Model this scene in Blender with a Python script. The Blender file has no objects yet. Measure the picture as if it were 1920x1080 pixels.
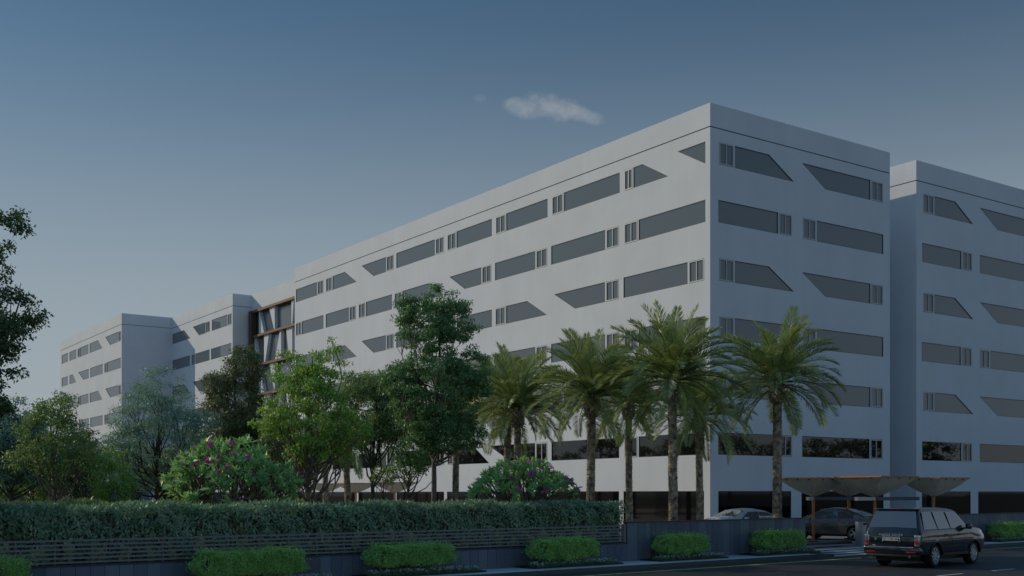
import bpy, bmesh, math, random
import numpy as np
from math import sin, cos, pi, radians, sqrt, atan2
from mathutils import Vector, Matrix

S = bpy.context.scene
COL = S.collection
# ------------------------------------------------------------------ camera
cam = bpy.data.cameras.new('camera'); camo = bpy.data.objects.new('camera', cam); COL.objects.link(camo)
camo.location = (0, 0, 2.3); camo.rotation_euler = (radians(90), 0, 0)
cam.sensor_width = 36; cam.lens = 36*2092.5/1920
cam.shift_y = (925-540)/1920
cam.clip_start = .1; cam.clip_end = 6000
S.camera = camo
# ------------------------------------------------------------------ sun and sky
SUN_EL = 25.0
SUN_DIR = Vector((-.945, .327, 0)).normalized()*cos(radians(SUN_EL)) + Vector((0, 0, sin(radians(SUN_EL))))
sl = bpy.data.lights.new('sun', 'SUN'); sl.energy = 2.0; sl.angle = radians(.6); sl.color = (1, .83, .61)
so = bpy.data.objects.new('sun', sl); COL.objects.link(so)
so.rotation_euler = SUN_DIR.to_track_quat('Z', 'Y').to_euler()
W = bpy.data.worlds.new('World'); S.world = W; W.use_nodes = True
nt = W.node_tree; N = nt.nodes; Lk = nt.links
bg = N['Background']; bg.inputs[1].default_value = .15
sky = N.new('ShaderNodeTexSky'); sky.sky_type = 'NISHITA'; sky.sun_disc = False
sky.sun_elevation = radians(SUN_EL); sky.sun_rotation = atan2(SUN_DIR.x, SUN_DIR.y)
sky.air_density = 1.0; sky.dust_density = .35; sky.ozone_density = 2.2; sky.altitude = 0
# a single small cloud in the sky, placed by direction
tc = N.new('ShaderNodeTexCoord')
def node(t, **k):
    n = N.new(t)
    for a, b in k.items(): setattr(n, a, b)
    return n
def vmath(op, a, b=None):
    n = node('ShaderNodeVectorMath', operation=op)
    Lk.new(a, n.inputs[0])
    if b is not None:
        if hasattr(b, 'links'): Lk.new(b, n.inputs[1])
        else: n.inputs[1].default_value = b
    return n
def smath(op, a, b=None, clamp=False):
    n = node('ShaderNodeMath', operation=op, use_clamp=clamp)
    for i, v in enumerate((a, b)):
        if v is None: continue
        if hasattr(v, 'links'): Lk.new(v, n.inputs[i])
        else: n.inputs[i].default_value = v
    return n.outputs[0]
sep = node('ShaderNodeSeparateXYZ'); Lk.new(tc.outputs['Generated'], sep.inputs[0])
ax = smath('DIVIDE', sep.outputs[0], smath('MAXIMUM', sep.outputs[1], .01))
az = smath('DIVIDE', sep.outputs[2], smath('MAXIMUM', sep.outputs[1], .01))
def blob(cx, cz, rx, rz, tilt=0):
    dx = smath('SUBTRACT', ax, cx); dz = smath('ADD', smath('SUBTRACT', az, cz), smath('MULTIPLY', dx, tilt))
    d = smath('ADD', smath('POWER', smath('ABSOLUTE', smath('DIVIDE', dx, rx)), 2.), smath('POWER', smath('ABSOLUTE', smath('DIVIDE', dz, rz)), 2.))
    return smath('SUBTRACT', 1.0, d, True)
fx = lambda u: (u-960)/2092.5
fz = lambda v: (925-v)/2092.5
bl = [blob(fx(990), fz(203), .028, .0125, .1), blob(fx(1035), fz(201), .034, .0160, .15), blob(fx(1080), fz(211), .034, .0105, .3), blob(fx(968), fz(196), .014, .009), blob(fx(905), fz(186), .012, .007)]
m = bl[0]
for i, b_ in enumerate(bl[1:]): m = smath('MAXIMUM', m, smath('MULTIPLY', b_, .45 if i == 3 else 1.))
cv = node('ShaderNodeCombineXYZ'); Lk.new(ax, cv.inputs[0]); Lk.new(az, cv.inputs[1])
nz = node('ShaderNodeTexNoise'); nz.inputs['Scale'].default_value = 60; nz.inputs['Detail'].default_value = 7; nz.inputs['Roughness'].default_value = .68
Lk.new(cv.outputs[0], nz.inputs['Vector'])
cl = smath('MULTIPLY', smath('SUBTRACT', smath('ADD', m, smath('MULTIPLY', smath('SUBTRACT', nz.outputs[0], .5), 2.0)), .28), .8, True)
cl = smath('MULTIPLY', smath('MULTIPLY', cl, smath('MULTIPLY', m, 1.5, True)), .50, True)
mx = node('ShaderNodeMix', data_type='RGBA'); Lk.new(cl, mx.inputs[0]); dim = node('ShaderNodeMix', data_type='RGBA', blend_type='MULTIPLY'); dim.inputs[0].default_value = 1; dim.inputs[7].default_value = (.25, .41, .46, 1); Lk.new(sky.outputs[0], dim.inputs[6]); Lk.new(dim.outputs[2], mx.inputs[6]); mx.inputs[7].default_value = (4.3, 4.4, 4.4, 1)
# above the picture the sky is held at the even blue of the frame's top to add fill light, instead of falling off to a dark zenith
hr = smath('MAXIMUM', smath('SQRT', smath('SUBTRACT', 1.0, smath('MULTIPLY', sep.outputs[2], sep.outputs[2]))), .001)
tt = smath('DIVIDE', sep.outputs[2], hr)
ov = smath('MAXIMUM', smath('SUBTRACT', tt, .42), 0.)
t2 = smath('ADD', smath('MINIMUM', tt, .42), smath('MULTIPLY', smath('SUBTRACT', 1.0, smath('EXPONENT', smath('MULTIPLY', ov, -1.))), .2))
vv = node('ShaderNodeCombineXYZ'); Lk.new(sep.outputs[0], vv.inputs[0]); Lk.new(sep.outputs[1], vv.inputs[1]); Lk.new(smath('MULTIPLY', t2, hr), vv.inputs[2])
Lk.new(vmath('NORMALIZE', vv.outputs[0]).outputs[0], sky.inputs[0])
# low grey-blue haze all round the horizon, thinning with height
el = smath('MAXIMUM', sep.outputs[2], 0.)
hz = smath('MULTIPLY', smath('EXPONENT', smath('MULTIPLY', smath('POWER', smath('DIVIDE', el, .29), 2.7), -1.)), .97)
hm = node('ShaderNodeMix', data_type='RGBA'); Lk.new(hz, hm.inputs[0]); Lk.new(dim.outputs[2], hm.inputs[6]); hm.inputs[7].default_value = (3.1, 3.5, 3.8, 1)
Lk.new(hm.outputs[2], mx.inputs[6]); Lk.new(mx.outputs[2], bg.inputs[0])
S.view_settings.view_transform = 'Standard'; S.view_settings.look = 'None'
S.view_settings.exposure = -0.46; S.view_settings.gamma = 1; S.view_settings.use_curve_mapping = False
S.cycles.max_bounces = 6; S.cycles.transparent_max_bounces = 6; S.cycles.caustics_reflective = False; S.cycles.caustics_refractive = False

# ------------------------------------------------------------------ helpers
rnd = random.Random(7)
def mat(name, color=(.5, .5, .5), rough=.6, metal=0., spec=.5, coat=0., var=0., scale=6., var2=None, bump=0., bscale=40., island=0., emis=None, detail=4, alt=None):
    m = bpy.data.materials.new(name); m.use_nodes = True
    t = m.node_tree; P = t.nodes['Principled BSDF']
    P.inputs['Base Color'].default_value = (*color, 1); P.inputs['Roughness'].default_value = rough
    P.inputs['Metallic'].default_value = metal; P.inputs['Specular IOR Level'].default_value = spec
    P.inputs['Coat Weight'].default_value = coat; P.inputs['Coat Roughness'].default_value = .03
    tcn = t.nodes.new('ShaderNodeTexCoord')
    last = None
    if var or alt:
        n = t.nodes.new('ShaderNodeTexNoise'); n.inputs['Scale'].default_value = scale; n.inputs['Detail'].default_value = detail
        t.links.new(tcn.outputs['Object'], n.inputs['Vector'])
        r = t.nodes.new('ShaderNodeValToRGB'); r.color_ramp.elements[0].position = .32; r.color_ramp.elements[1].position = .68
        a = [max(0, c*(1-var)) for c in color]; b = [min(1, c*(1+var)) for c in color] if alt is None else alt
        r.color_ramp.elements[0].color = (*a, 1); r.color_ramp.elements[1].color = (*b, 1)
        t.links.new(n.outputs[0], r.inputs[0]); last = r.outputs[0]
    if island:
        g = t.nodes.new('ShaderNodeObjectInfo' if island < 0 else 'ShaderNodeNewGeometry')
        h = t.nodes.new('ShaderNodeHueSaturation')
        mp = t.nodes.new('ShaderNodeMapRange'); mp.inputs[3].default_value = 1-abs(island); mp.inputs[4].default_value = 1+abs(island)
        t.links.new(g.outputs['Random' if island < 0 else 'Random Per Island'], mp.inputs[0]); t.links.new(mp.outputs[0], h.inputs['Value'])
        if last: t.links.new(last, h.inputs['Color'])
        else: h.inputs['Color'].default_value = (*color, 1)
        last = h.outputs[0]
    if last: t.links.new(last, P.inputs['Base Color'])
    if bump:
        n = t.nodes.new('ShaderNodeTexNoise'); n.inputs['Scale'].default_value = bscale; n.inputs['Detail'].default_value = 5
        t.links.new(tcn.outputs['Object'], n.inputs['Vector'])
        b = t.nodes.new('ShaderNodeBump'); b.inputs['Strength'].default_value = bump; b.inputs['Distance'].default_value = .02
        t.links.new(n.outputs[0], b.inputs['Height']); t.links.new(b.outputs[0], P.inputs['Normal'])
    if emis:
        P.inputs['Emission Color'].default_value = (*emis[:3], 1); P.inputs['Emission Strength'].default_value = emis[3]
    return m
def leafmat(name, c1, c2, trans=.35, gloss=.08, scale=.8):
    m = bpy.data.materials.new(name); m.use_nodes = True; t = m.node_tree; t.nodes.clear()
    O = t.nodes.new('ShaderNodeOutputMaterial')
    g = t.nodes.new('ShaderNodeNewGeometry'); oi = t.nodes.new('ShaderNodeTexCoord')
    n = t.nodes.new('ShaderNodeTexNoise'); n.inputs['Scale'].default_value = scale; n.inputs['Detail'].default_value = 2
    t.links.new(oi.outputs['Object'], n.inputs['Vector'])
    a = t.nodes.new('ShaderNodeMath'); a.operation = 'ADD'; t.links.new(g.outputs['Random Per Island'], a.inputs[0]); t.links.new(n.outputs[0], a.inputs[1])
    b = t.nodes.new('ShaderNodeMapRange'); b.inputs[1].default_value = .35; b.inputs[2].default_value = 1.65; t.links.new(a.outputs[0], b.inputs[0])
    r = t.nodes.new('ShaderNodeMix'); r.data_type = 'RGBA'; t.links.new(b.outputs[0], r.inputs[0]); r.inputs[6].default_value = (*c1, 1); r.inputs[7].default_value = (*c2, 1)
    d = t.nodes.new('ShaderNodeBsdfDiffuse'); tr = t.nodes.new('ShaderNodeBsdfTranslucent'); gl = t.nodes.new('ShaderNodeBsdfGlossy'); gl.inputs['Roughness'].default_value = .42
    gl.inputs[0].default_value = (.7, .75, .7, 1)
    hs = t.nodes.new('ShaderNodeHueSaturation'); hs.inputs['Hue'].default_value = .485; hs.inputs['Saturation'].default_value = 1.1; hs.inputs['Value'].default_value = 1.4
    t.links.new(r.outputs[2], d.inputs[0]); t.links.new(r.outputs[2], hs.inputs['Color']); t.links.new(hs.outputs[0], tr.inputs[0])
    m1 = t.nodes.new('ShaderNodeMixShader'); m1.inputs[0].default_value = trans; t.links.new(d.outputs[0], m1.inputs[1]); t.links.new(tr.outputs[0], m1.inputs[2])
    m2 = t.nodes.new('ShaderNodeMixShader'); m2.inputs[0].default_value = gloss; t.links.new(m1.outputs[0], m2.inputs[1]); t.links.new(gl.outputs[0], m2.inputs[2])
    t.links.new(m2.outputs[0], O.inputs[0])
    return m
def link(name, me, parent=None, m=None, loc=None, rotz=None):
    o = bpy.data.objects.new(name, me); COL.objects.link(o)
    if m is not None and me is not None and hasattr(me, 'materials'):
        for q in (m if isinstance(m, (list, tuple)) else [m]): me.materials.append(q)
    if parent: o.parent = parent
    if loc is not None: o.location = loc
    if rotz is not None: o.rotation_euler = (0, 0, rotz)
    return o
def inst(name, me, parent=None, loc=(0, 0, 0), rot=(0, 0, 0), scale=(1, 1, 1)):
    o = bpy.data.objects.new(name, me); COL.objects.link(o); o.parent = parent
    o.location = loc; o.rotation_euler = rot; o.scale = scale
    return o
def tag(o, label, cat, group=None):
    o['label'] = label; o['category'] = cat
    if group: o['group'] = group
    return o
def thing(name, label, cat, loc=(0, 0, 0), rotz=0, group=None):
    o = bpy.data.objects.new(name, None); COL.objects.link(o); o.location = loc; o.rotation_euler = (0, 0, rotz); o.empty_display_size = .3
    return tag(o, label, cat, group)
def struct(o): o['kind'] = 'structure'; return o
def stuff(o): o['kind'] = 'stuff'; return o
class MB:
    def __init__(s): s.v = []; s.f = []; s.mi = []
    def poly(s, pts, mi=0):
        n = len(s.v); s.v += [tuple(p) for p in pts]; s.f.append(tuple(range(n, n+len(pts)))); s.mi.append(mi)
    def box(s, x0, x1, y0, y1, z0, z1, M=None, mi=0):
        p = [(x, y, z) for z in (z0, z1) for y in (y0, y1) for x in (x0, x1)]
        if M is not None: p = [tuple(M @ Vector(q)) for q in p]
        n = len(s.v); s.v += p
        for f in ((0, 2, 3, 1), (4, 5, 7, 6), (0, 1, 5, 4), (2, 6, 7, 3), (0, 4, 6, 2), (1, 3, 7, 5)):
            s.f.append(tuple(n+i for i in f)); s.mi.append(mi)
    def tube(s, pts, rad, sides=8, cap=True, mi=0):
        pts = [Vector(p) for p in pts]; n0 = len(s.v)
        if not hasattr(rad, '__len__'): rad = [rad]*len(pts)
        up = Vector((0, 0, 1)); 
        for i, p in enumerate(pts):
            d = (pts[min(i+1, len(pts)-1)]-pts[max(i-1, 0)]).normalized()
            u = d.cross(up if abs(d.z) < .9 else Vector((1, 0, 0))).normalized(); w = d.cross(u)
            if i and (u.dot(pu) < 0): u = -u; w = -w
            if i: 
                u = (pu - d*pu.dot(d)).normalized(); w = d.cross(u)
            pu = u
            for k in range(sides):
                a = 2*pi*k/sides; s.v.append(tuple(p+(u*cos(a)+w*sin(a))*rad[i]))
        for i in range(len(pts)-1):
            for k in range(sides):
                a = n0+i*sides+k; b = n0+i*sides+(k+1) % sides
                s.f.append((a, b, b+sides, a+sides)); s.mi.append(mi)
        if cap:
            s.f.append(tuple(n0+k for k in range(sides))); s.mi.append(mi)
            s.f.append(tuple(n0+(len(pts)-1)*sides+k for k in range(sides))); s.mi.append(mi)
    def mesh(s, name, smooth=None):
        me = bpy.data.meshes.new(name); me.from_pydata(s.v, [], s.f)
        if any(s.mi): me.polygons.foreach_set('material_index', s.mi)
        me.update()
        if smooth is not None:
            me.polygons.foreach_set('use_smooth', [True]*len(me.polygons)); me.set_sharp_from_angle(angle=radians(smooth))
        return me
    def obj(s, name, m, parent=None, smooth=None, **k): return link(name, s.mesh(name, smooth), parent, m, **k)
def fixn(me):
    bm = bmesh.new(); bm.from_mesh(me); bmesh.ops.recalc_face_normals(bm, faces=bm.faces); bm.to_mesh(me); bm.free(); return me
def bev(me, w=.01, seg=2, ang=30):
    bm = bmesh.new(); bm.from_mesh(me); bmesh.ops.remove_doubles(bm, verts=bm.verts, dist=1e-5); bmesh.ops.recalc_face_normals(bm, faces=bm.faces)
    es = [e for e in bm.edges if len(e.link_faces) == 2 and e.calc_face_angle(0) > radians(ang)]
    bmesh.ops.bevel(bm, geom=es, offset=w, segments=seg, affect='EDGES', profile=.5, clamp_overlap=True)
    bm.to_mesh(me); bm.free()
    me.polygons.foreach_set('use_smooth', [True]*len(me.polygons)); me.set_sharp_from_angle(angle=radians(35)); return me
def np_quads(name, V):       # V (n,4,3)
    n = len(V); me = bpy.data.meshes.new(name)
    me.vertices.add(n*4); me.vertices.foreach_set('co', V.reshape(-1).astype(np.float32))
    me.loops.add(n*4); me.loops.foreach_set('vertex_index', np.arange(n*4, dtype=np.int32))
    me.polygons.add(n); me.polygons.foreach_set('loop_start', np.arange(0, n*4, 4, dtype=np.int32)); me.polygons.foreach_set('loop_total', np.full(n, 4, dtype=np.int32))
    me.update(calc_edges=True); return me
def leaf_quads(rng, P, D, L, wid, upb=0.0, face=None, fn=.55):
    """kite shaped leaves at P pointing along D, random roll; length L, width ratio wid"""
    n = len(P); D = D/np.linalg.norm(D, axis=1, keepdims=True)
    if face is None: R = rng.normal(size=(n, 3)); R[:, 2] += upb
    else: R = face+rng.normal(size=(n, 3))*fn
    Sd = np.cross(D, R); Sd /= np.linalg.norm(Sd, axis=1, keepdims=True)+1e-9
    Nn = np.cross(Sd, D)
    L = (L*rng.uniform(.7, 1.25, n))[:, None]
    a = P; b = P+D*L*.45+Sd*L*wid*.5+Nn*L*.04; c = P+D*L-Nn*L*.10; d = P+D*L*.45-Sd*L*wid*.5+Nn*L*.04
    return np.stack([a, b, c, d], 1)

# ------------------------------------------------------------------ materials
M = {}
M['asphalt'] = mat('asphalt', (.042, .044, .050), .62, spec=.5, var=.30, scale=.7, bump=.35, bscale=120, detail=8)
M['pave'] = mat('pavement_slab', (.78, .80, .82), .45, var=.08, scale=2, island=-.12, bump=.1, bscale=60)
M['joint'] = mat('joint_mortar', (.12, .13, .14), .9)
M['kerb'] = mat('kerb_stone', (.09, .10, .115), .7, var=.15, scale=3, bump=.2)
M['paintw'] = mat('road_paint_white', (.72, .72, .70), .6, var=.2, scale=9, detail=8)
M['painty'] = mat('road_paint_yellow', (.78, .78, .22), .6, var=.22, scale=7, detail=8)
M['earth'] = mat('dry_ground', (.26, .26, .24), .9, var=.2, scale=.2)
M['grass'] = mat('lawn', (.035, .065, .022), .9, var=.4, scale=3, bump=.6, bscale=30)
M['drive'] = mat('driveway', (.30, .30, .30), .6, var=.15, scale=2, bump=.2)
M['plaster'] = mat('white_plaster', (.81, .87, .94), .75, var=.035, scale=.35, bump=.06, bscale=25, detail=6)
def streaks(m, amt=.05):
    t = m.node_tree; P = t.nodes['Principled BSDF']; src = P.inputs['Base Color'].links[0].from_socket
    tcn = t.nodes.new('ShaderNodeTexCoord'); out = src
    for sc_, a_ in (((2.2, 2.2, .10), amt), ((.22, .22, .30), amt*.7)):
        mp = t.nodes.new('ShaderNodeMapping'); mp.inputs['Scale'].default_value = sc_; t.links.new(tcn.outputs['Object'], mp.inputs[0])
        n = t.nodes.new('ShaderNodeTexNoise'); n.inputs['Scale'].default_value = 1.0; n.inputs['Detail'].default_value = 5; t.links.new(mp.outputs[0], n.inputs['Vector'])
        r = t.nodes.new('ShaderNodeMapRange'); r.inputs[1].default_value = .35; r.inputs[2].default_value = .7; r.inputs[3].default_value = 1.0; r.inputs[4].default_value = 1-a_*1.6; t.links.new(n.outputs[0], r.inputs[0])
        mu = t.nodes.new('ShaderNodeMix'); mu.data_type = 'RGBA'; mu.blend_type = 'MULTIPLY'; mu.inputs[0].default_value = 1
        cc = t.nodes.new('ShaderNodeCombineColor'); 
        for k in range(3): t.links.new(r.outputs[0], cc.inputs[k])
        t.links.new(out, mu.inputs[6]); t.links.new(cc.outputs[0], mu.inputs[7]); out = mu.outputs[2]
    t.links.new(out, P.inputs['Base Color'])
streaks(M['plaster'], .018)
M['groove'] = mat('groove_dark', (.12, .13, .14), .9)
M['roof'] = mat('roof_screed', (.35, .35, .34), .9)
M['glass'] = mat('tinted_glass', (.145, .175, .200), .03, spec=.85)
M['glassg'] = mat('ground_floor_glass', (.004, .004, .005), .03, spec=.22)
M['glassd'] = mat('glass_dark_reflections', (.008, .008, .009), .02, spec=.85)  # lowest upper row: dark mirrored trees put into a darker base colour
M['frame'] = mat('window_frame_dark', (.07, .075, .08), .5)
M['framel'] = mat('window_frame_light', (.60, .61, .61), .45)
M['bronze'] = mat('bronze_panel', (.20, .13, .07), .5, metal=.4, var=.15, scale=3)
M['clad'] = [mat('slate_panel_'+n, c, .5, var=.12, scale=2.5, bump=.12, bscale=30, detail=6) for n, c in (('a', (.135, .165, .215)), ('b', (.115, .145, .195)), ('c', (.170, .205, .260)))]
M['cap'] = mat('wall_capping', (.05, .055, .065), .5)
M['slat'] = mat('slat_metal', (.25, .245, .265), .45, metal=.2)
M['soil'] = mat('soil', (.03, .022, .016), .95, var=.3, scale=20, bump=.5)
M['edging'] = mat('dark_edging', (.025, .027, .03), .6)
M['bark'] = mat('bark', (.17, .14, .11), .9, alt=(.32, .27, .22), var=.4, scale=7, bump=.7, bscale=22)
M['barkd'] = mat('bark_dark', (.09, .08, .07), .9, alt=(.18, .155, .13), var=.4, scale=7, bump=.7, bscale=22)
M['palmb'] = mat('palm_bark', (.26, .20, .14), .9, alt=(.72, .62, .48), var=.5, scale=5, island=.35, bump=.5, bscale=30)
M['boot'] = mat('palm_leaf_base', (.34, .24, .16), .8, alt=(.80, .70, .56), var=.4, scale=7, island=.4)
M['rachis'] = mat('frond_stem', (.16, .17, .05), .6)
M['l_dark'] = leafmat('leaf_dark_green', (.12, .26, .11), (.25, .44, .17), .30)
M['l_deep'] = leafmat('leaf_deep_green', (.08, .15, .07), (.16, .24, .09), .30)
M['l_yel'] = leafmat('leaf_yellow_green', (.20, .42, .09), (.46, .64, .17), .42)
M['l_mid'] = leafmat('leaf_mid_green', (.19, .33, .12), (.36, .48, .17), .38)
M['l_teal'] = leafmat('leaf_teal', (.24, .39, .31), (.40, .56, .43), .35)
M['l_olive'] = leafmat('leaf_olive', (.12, .18, .08), (.24, .28, .12), .35)
M['l_hedge'] = leafmat('hedge_leaf', (.17, .33, .20), (.42, .60, .36), .25, .12, 1.2)
M['l_lime'] = leafmat('lime_leaf', (.28, .55, .14), (.56, .82, .34), .40, .05, 5)
M['l_fran'] = leafmat('frangipani_leaf', (.24, .54, .18), (.52, .80, .34), .35, .12, 1)
M['l_palm'] = leafmat('palm_leaflet', (.23, .37, .15), (.56, .62, .24), .30, .14, 1.2)
M['l_cov'] = leafmat('border_leaf', (.14, .26, .13), (.25, .40, .20), .3)
M['l_pale'] = leafmat('pale_leaf', (.50, .55, .25), (.80, .84, .50), .3)
M['pink'] = leafmat('magenta_petal', (.62, .05, .38), (.85, .22, .62), .35, .02)
M['wflower'] = leafmat('white_blue_petal', (.42, .48, .62), (.70, .74, .85), .3, .02)
M['fabric'] = mat('canopy_fabric', (.78, .70, .56), .85, var=.06, scale=3)
M['rust'] = mat('rust_orange_steel', (.60, .23, .09), .5, var=.15, scale=5)
M['white'] = mat('white_paint', (.75, .76, .78), .5)
M['steel'] = mat('brushed_steel', (.34, .37, .42), .4, metal=.5)
M['boom'] = mat('boom_grey', (.12, .16, .22), .5)
M['red'] = mat('red_mark', (.55, .03, .02), .5)
M['beige'] = mat('beige_render', (.48, .42, .34), .85, var=.12, scale=1.2)

# ------------------------------------------------------------------ frames of the place
TB = radians(34.92)                                  # building directions
CB = Vector((11.7176, 66.0, 0))
TS = radians(40.0)                                   # street directions
def street(s, y, z=0): return Vector((s*cos(TS)-y*sin(TS), s*sin(TS)+y*cos(TS), z))
def build(a, b, z=0): return Vector((CB.x+a*cos(TB)-b*sin(TB), CB.y+a*sin(TB)+b*cos(TB), z))
PZ, RZ = -.12, -.25                                   # pavement and road levels
# ------------------------------------------------------------------ ground, road, pavement
b = MB(); b.poly([(-3000, -2500, RZ-.01), (3000, -2500, RZ-.01), (3000, 4000, RZ-.01), (-3000, 4000, RZ-.01)]); struct(b.obj('ground', M['earth']))
b = MB(); s0, s1 = -160, 220
b.poly([street(s0, 9.6, RZ), street(s1, 9.6, RZ), street(s1, 26.0, RZ), street(s0, 26.0, RZ)]); struct(b.obj('road', M['asphalt']))
b = MB()
for y in (24.85, 10.4):
    for (xa, xb) in ([(s0, 38.9)]+[(39.3+k*.95, 39.75+k*.95) for k in range(6)]+[(45.0, s1)] if y > 20 else [(s0, s1)]):
        b.poly([street(xa, y, RZ+.004), street(xb, y, RZ+.004), street(xb, y+.16, RZ+.004), street(xa, y+.16, RZ+.004)])
struct(b.obj('yellow_edge_line', M['painty']))
dashmesh = None
root = bpy.data.objects.new('lane_marking', None); COL.objects.link(root); struct(root); root.rotation_euler = (0, 0, TS)
b = MB(); b.poly([(0, -.07, 0), (1.55, -.07, 0), (1.55, .07, 0), (0, .07, 0)]); dm = b.mesh('dash'); dm.materials.append(M['paintw'])
for k in range(-8, 14): inst('dash', dm, root, (35.65+k*3.45, 17.95, RZ+.004))
# pavement: kerb, mortar bed, slabs
b = MB(); b.box(s0, 38.7, 26.0, 27.9, RZ, PZ-.012); b.box(44.3, s1, 26.0, 27.9, RZ, PZ-.012); pv = struct(b.obj('pavement', M['joint'])); pv.rotation_euler = (0, 0, TS)
b = MB(); b.box(-.594, .594, -.277, .277, -.03, 0); sm = bev(b.mesh('slab'), .006, 1); sm.materials.append(M['pave'])
b = MB(); b.box(-.494, .494, -.072, .072, -.2, .004); km = bev(b.mesh('kerb_stone'), .012, 2); km.materials.append(M['kerb'])
for i in range(0, 58):
    if 37.9 < 7.2+i*1.2 < 44.9: continue
    for j in range(3): inst('slab', sm, pv, (7.2+i*1.2+.3*(j % 2), 26.17+.285+j*.565, PZ+rnd.uniform(-.002, .002)))
for i in [k for k in range(70) if not 38.3 < 7+k < 44.6]: inst('kerb_stone', km, pv, (7+i*1.0, 26.075, PZ))
# far side verge and pavement behind the camera
b = MB(); b.box(s0, s1, 6.5, 9.6, RZ-.005, PZ); o = struct(b.obj('far_pavement', M['pave'])); o.rotation_euler = (0, 0, TS)
# campus ground, lawn behind the wall and the driveway
b = MB(); b.box(-120, 39.3, 28.0, 52, RZ, -.02); o = struct(b.obj('garden_lawn', M['grass'])); o.rotation_euler = (0, 0, TS)
b = MB(); b.box(39.3, 130, 28.0, 52, RZ, -.03); o = struct(b.obj('forecourt', M['drive'])); o.rotation_euler = (0, 0, TS)
b = MB(); b.box(-120, 130, 52, 140, RZ, -.04); o = struct(b.obj('campus_ground', M['drive'])); o.rotation_euler = (0, 0, TS)
# entrance ramp with painted stripes
b = MB(); b.box(39.45, 43.4, 27.95, 28.6, RZ, -.03); o = struct(b.obj('gate_threshold', M['pave'])); o.rotation_euler = (0, 0, TS)
YR = lambda y: RZ+.006+(y-25.9)/(27.9-25.9)*(-.05-RZ)          # height of the sloping ramp
b = MB(); b.poly([(38.45, 25.9, YR(25.9)), (44.55, 25.9, YR(25.9)), (44.55, 27.95, YR(27.95)), (38.45, 27.95, YR(27.95))])
for sx in (38.45, 44.55): b.poly([(sx, 25.9, RZ), (sx, 27.95, RZ), (sx, 27.95, YR(27.95)), (sx, 25.9, YR(25.9))])
o = struct(b.obj('entrance_ramp', mat('ramp_surface', (.10, .12, .16), .6))); o.rotation_euler = (0, 0, TS)
root = bpy.data.objects.new('crossing_marking', None); COL.objects.link(root); struct(root); root.rotation_euler = (0, 0, TS)
for k in range(4):
    b = MB(); y = 25.98+k*.50; q = y+.27
    b.poly([(38.75-.1*k, y, YR(y)+.004), (44.3, y, YR(y)+.004), (44.3, q, YR(q)+.004), (38.75-.1*k, q, YR(q)+.004)]); b.obj('stripe', M['paintw'], root)
b = MB(); b.box(39.5, 45.5, 29.6, 30.1, -.03, .07); o = struct(b.obj('kerb_island', mat('brown_kerb', (.16, .12, .10), .8))); o.rotation_euler = (0, 0, TS)

# ------------------------------------------------------------------ office buildings
Z6, WH, PITCH = 23.22, 1.33, 3.458
ROWZ = [(Z6-PITCH*k-WH, Z6-PITCH*k) for k in range(6)]      # top row first
GFZ = (0.0, 2.44)
ZTOP = 25.42; ZG = 24.0
R_ = lambda x0, x1: ('R', x0, x1, x0, x1)
V_ = lambda x0, x1: ('V', x0, x1, x0, x1)
Q_ = lambda b0, b1, t0, t1: ('Q', b0, b1, t0, t1)
class Face:
    """maps (s along, z, d inwards) to building coordinates"""
    def __init__(f, axis, const): f.axis = axis; f.c = const
    def P(f, s, z, d=0): return (f.c+d, s, z) if f.axis == 'left' else (s, f.c+d, z)
def inset(poly, w):
    n = len(poly); out = []
    cx = sum(p[0] for p in poly)/n; cy = sum(p[1] for p in poly)/n
    L = []
    for i in range(n):
        (x0, y0), (x1, y1) = poly[i], poly[(i+1) % n]; dx, dy = x1-x0, y1-y0; l = sqrt(dx*dx+dy*dy); nx, ny = -dy/l, dx/l
        if (cx-x0)*nx+(cy-y0)*ny < 0: nx, ny = -nx, -ny
        L.append((nx, ny, nx*x0+ny*y0+w))
    for i in range(n):
        a, c = L[i-1], L[i]; det = a[0]*c[1]-a[1]*c[0]
        out.append(((a[2]*c[1]-a[1]*c[2])/det, (a[0]*c[2]-a[2]*c[0])/det))
    return out
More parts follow.
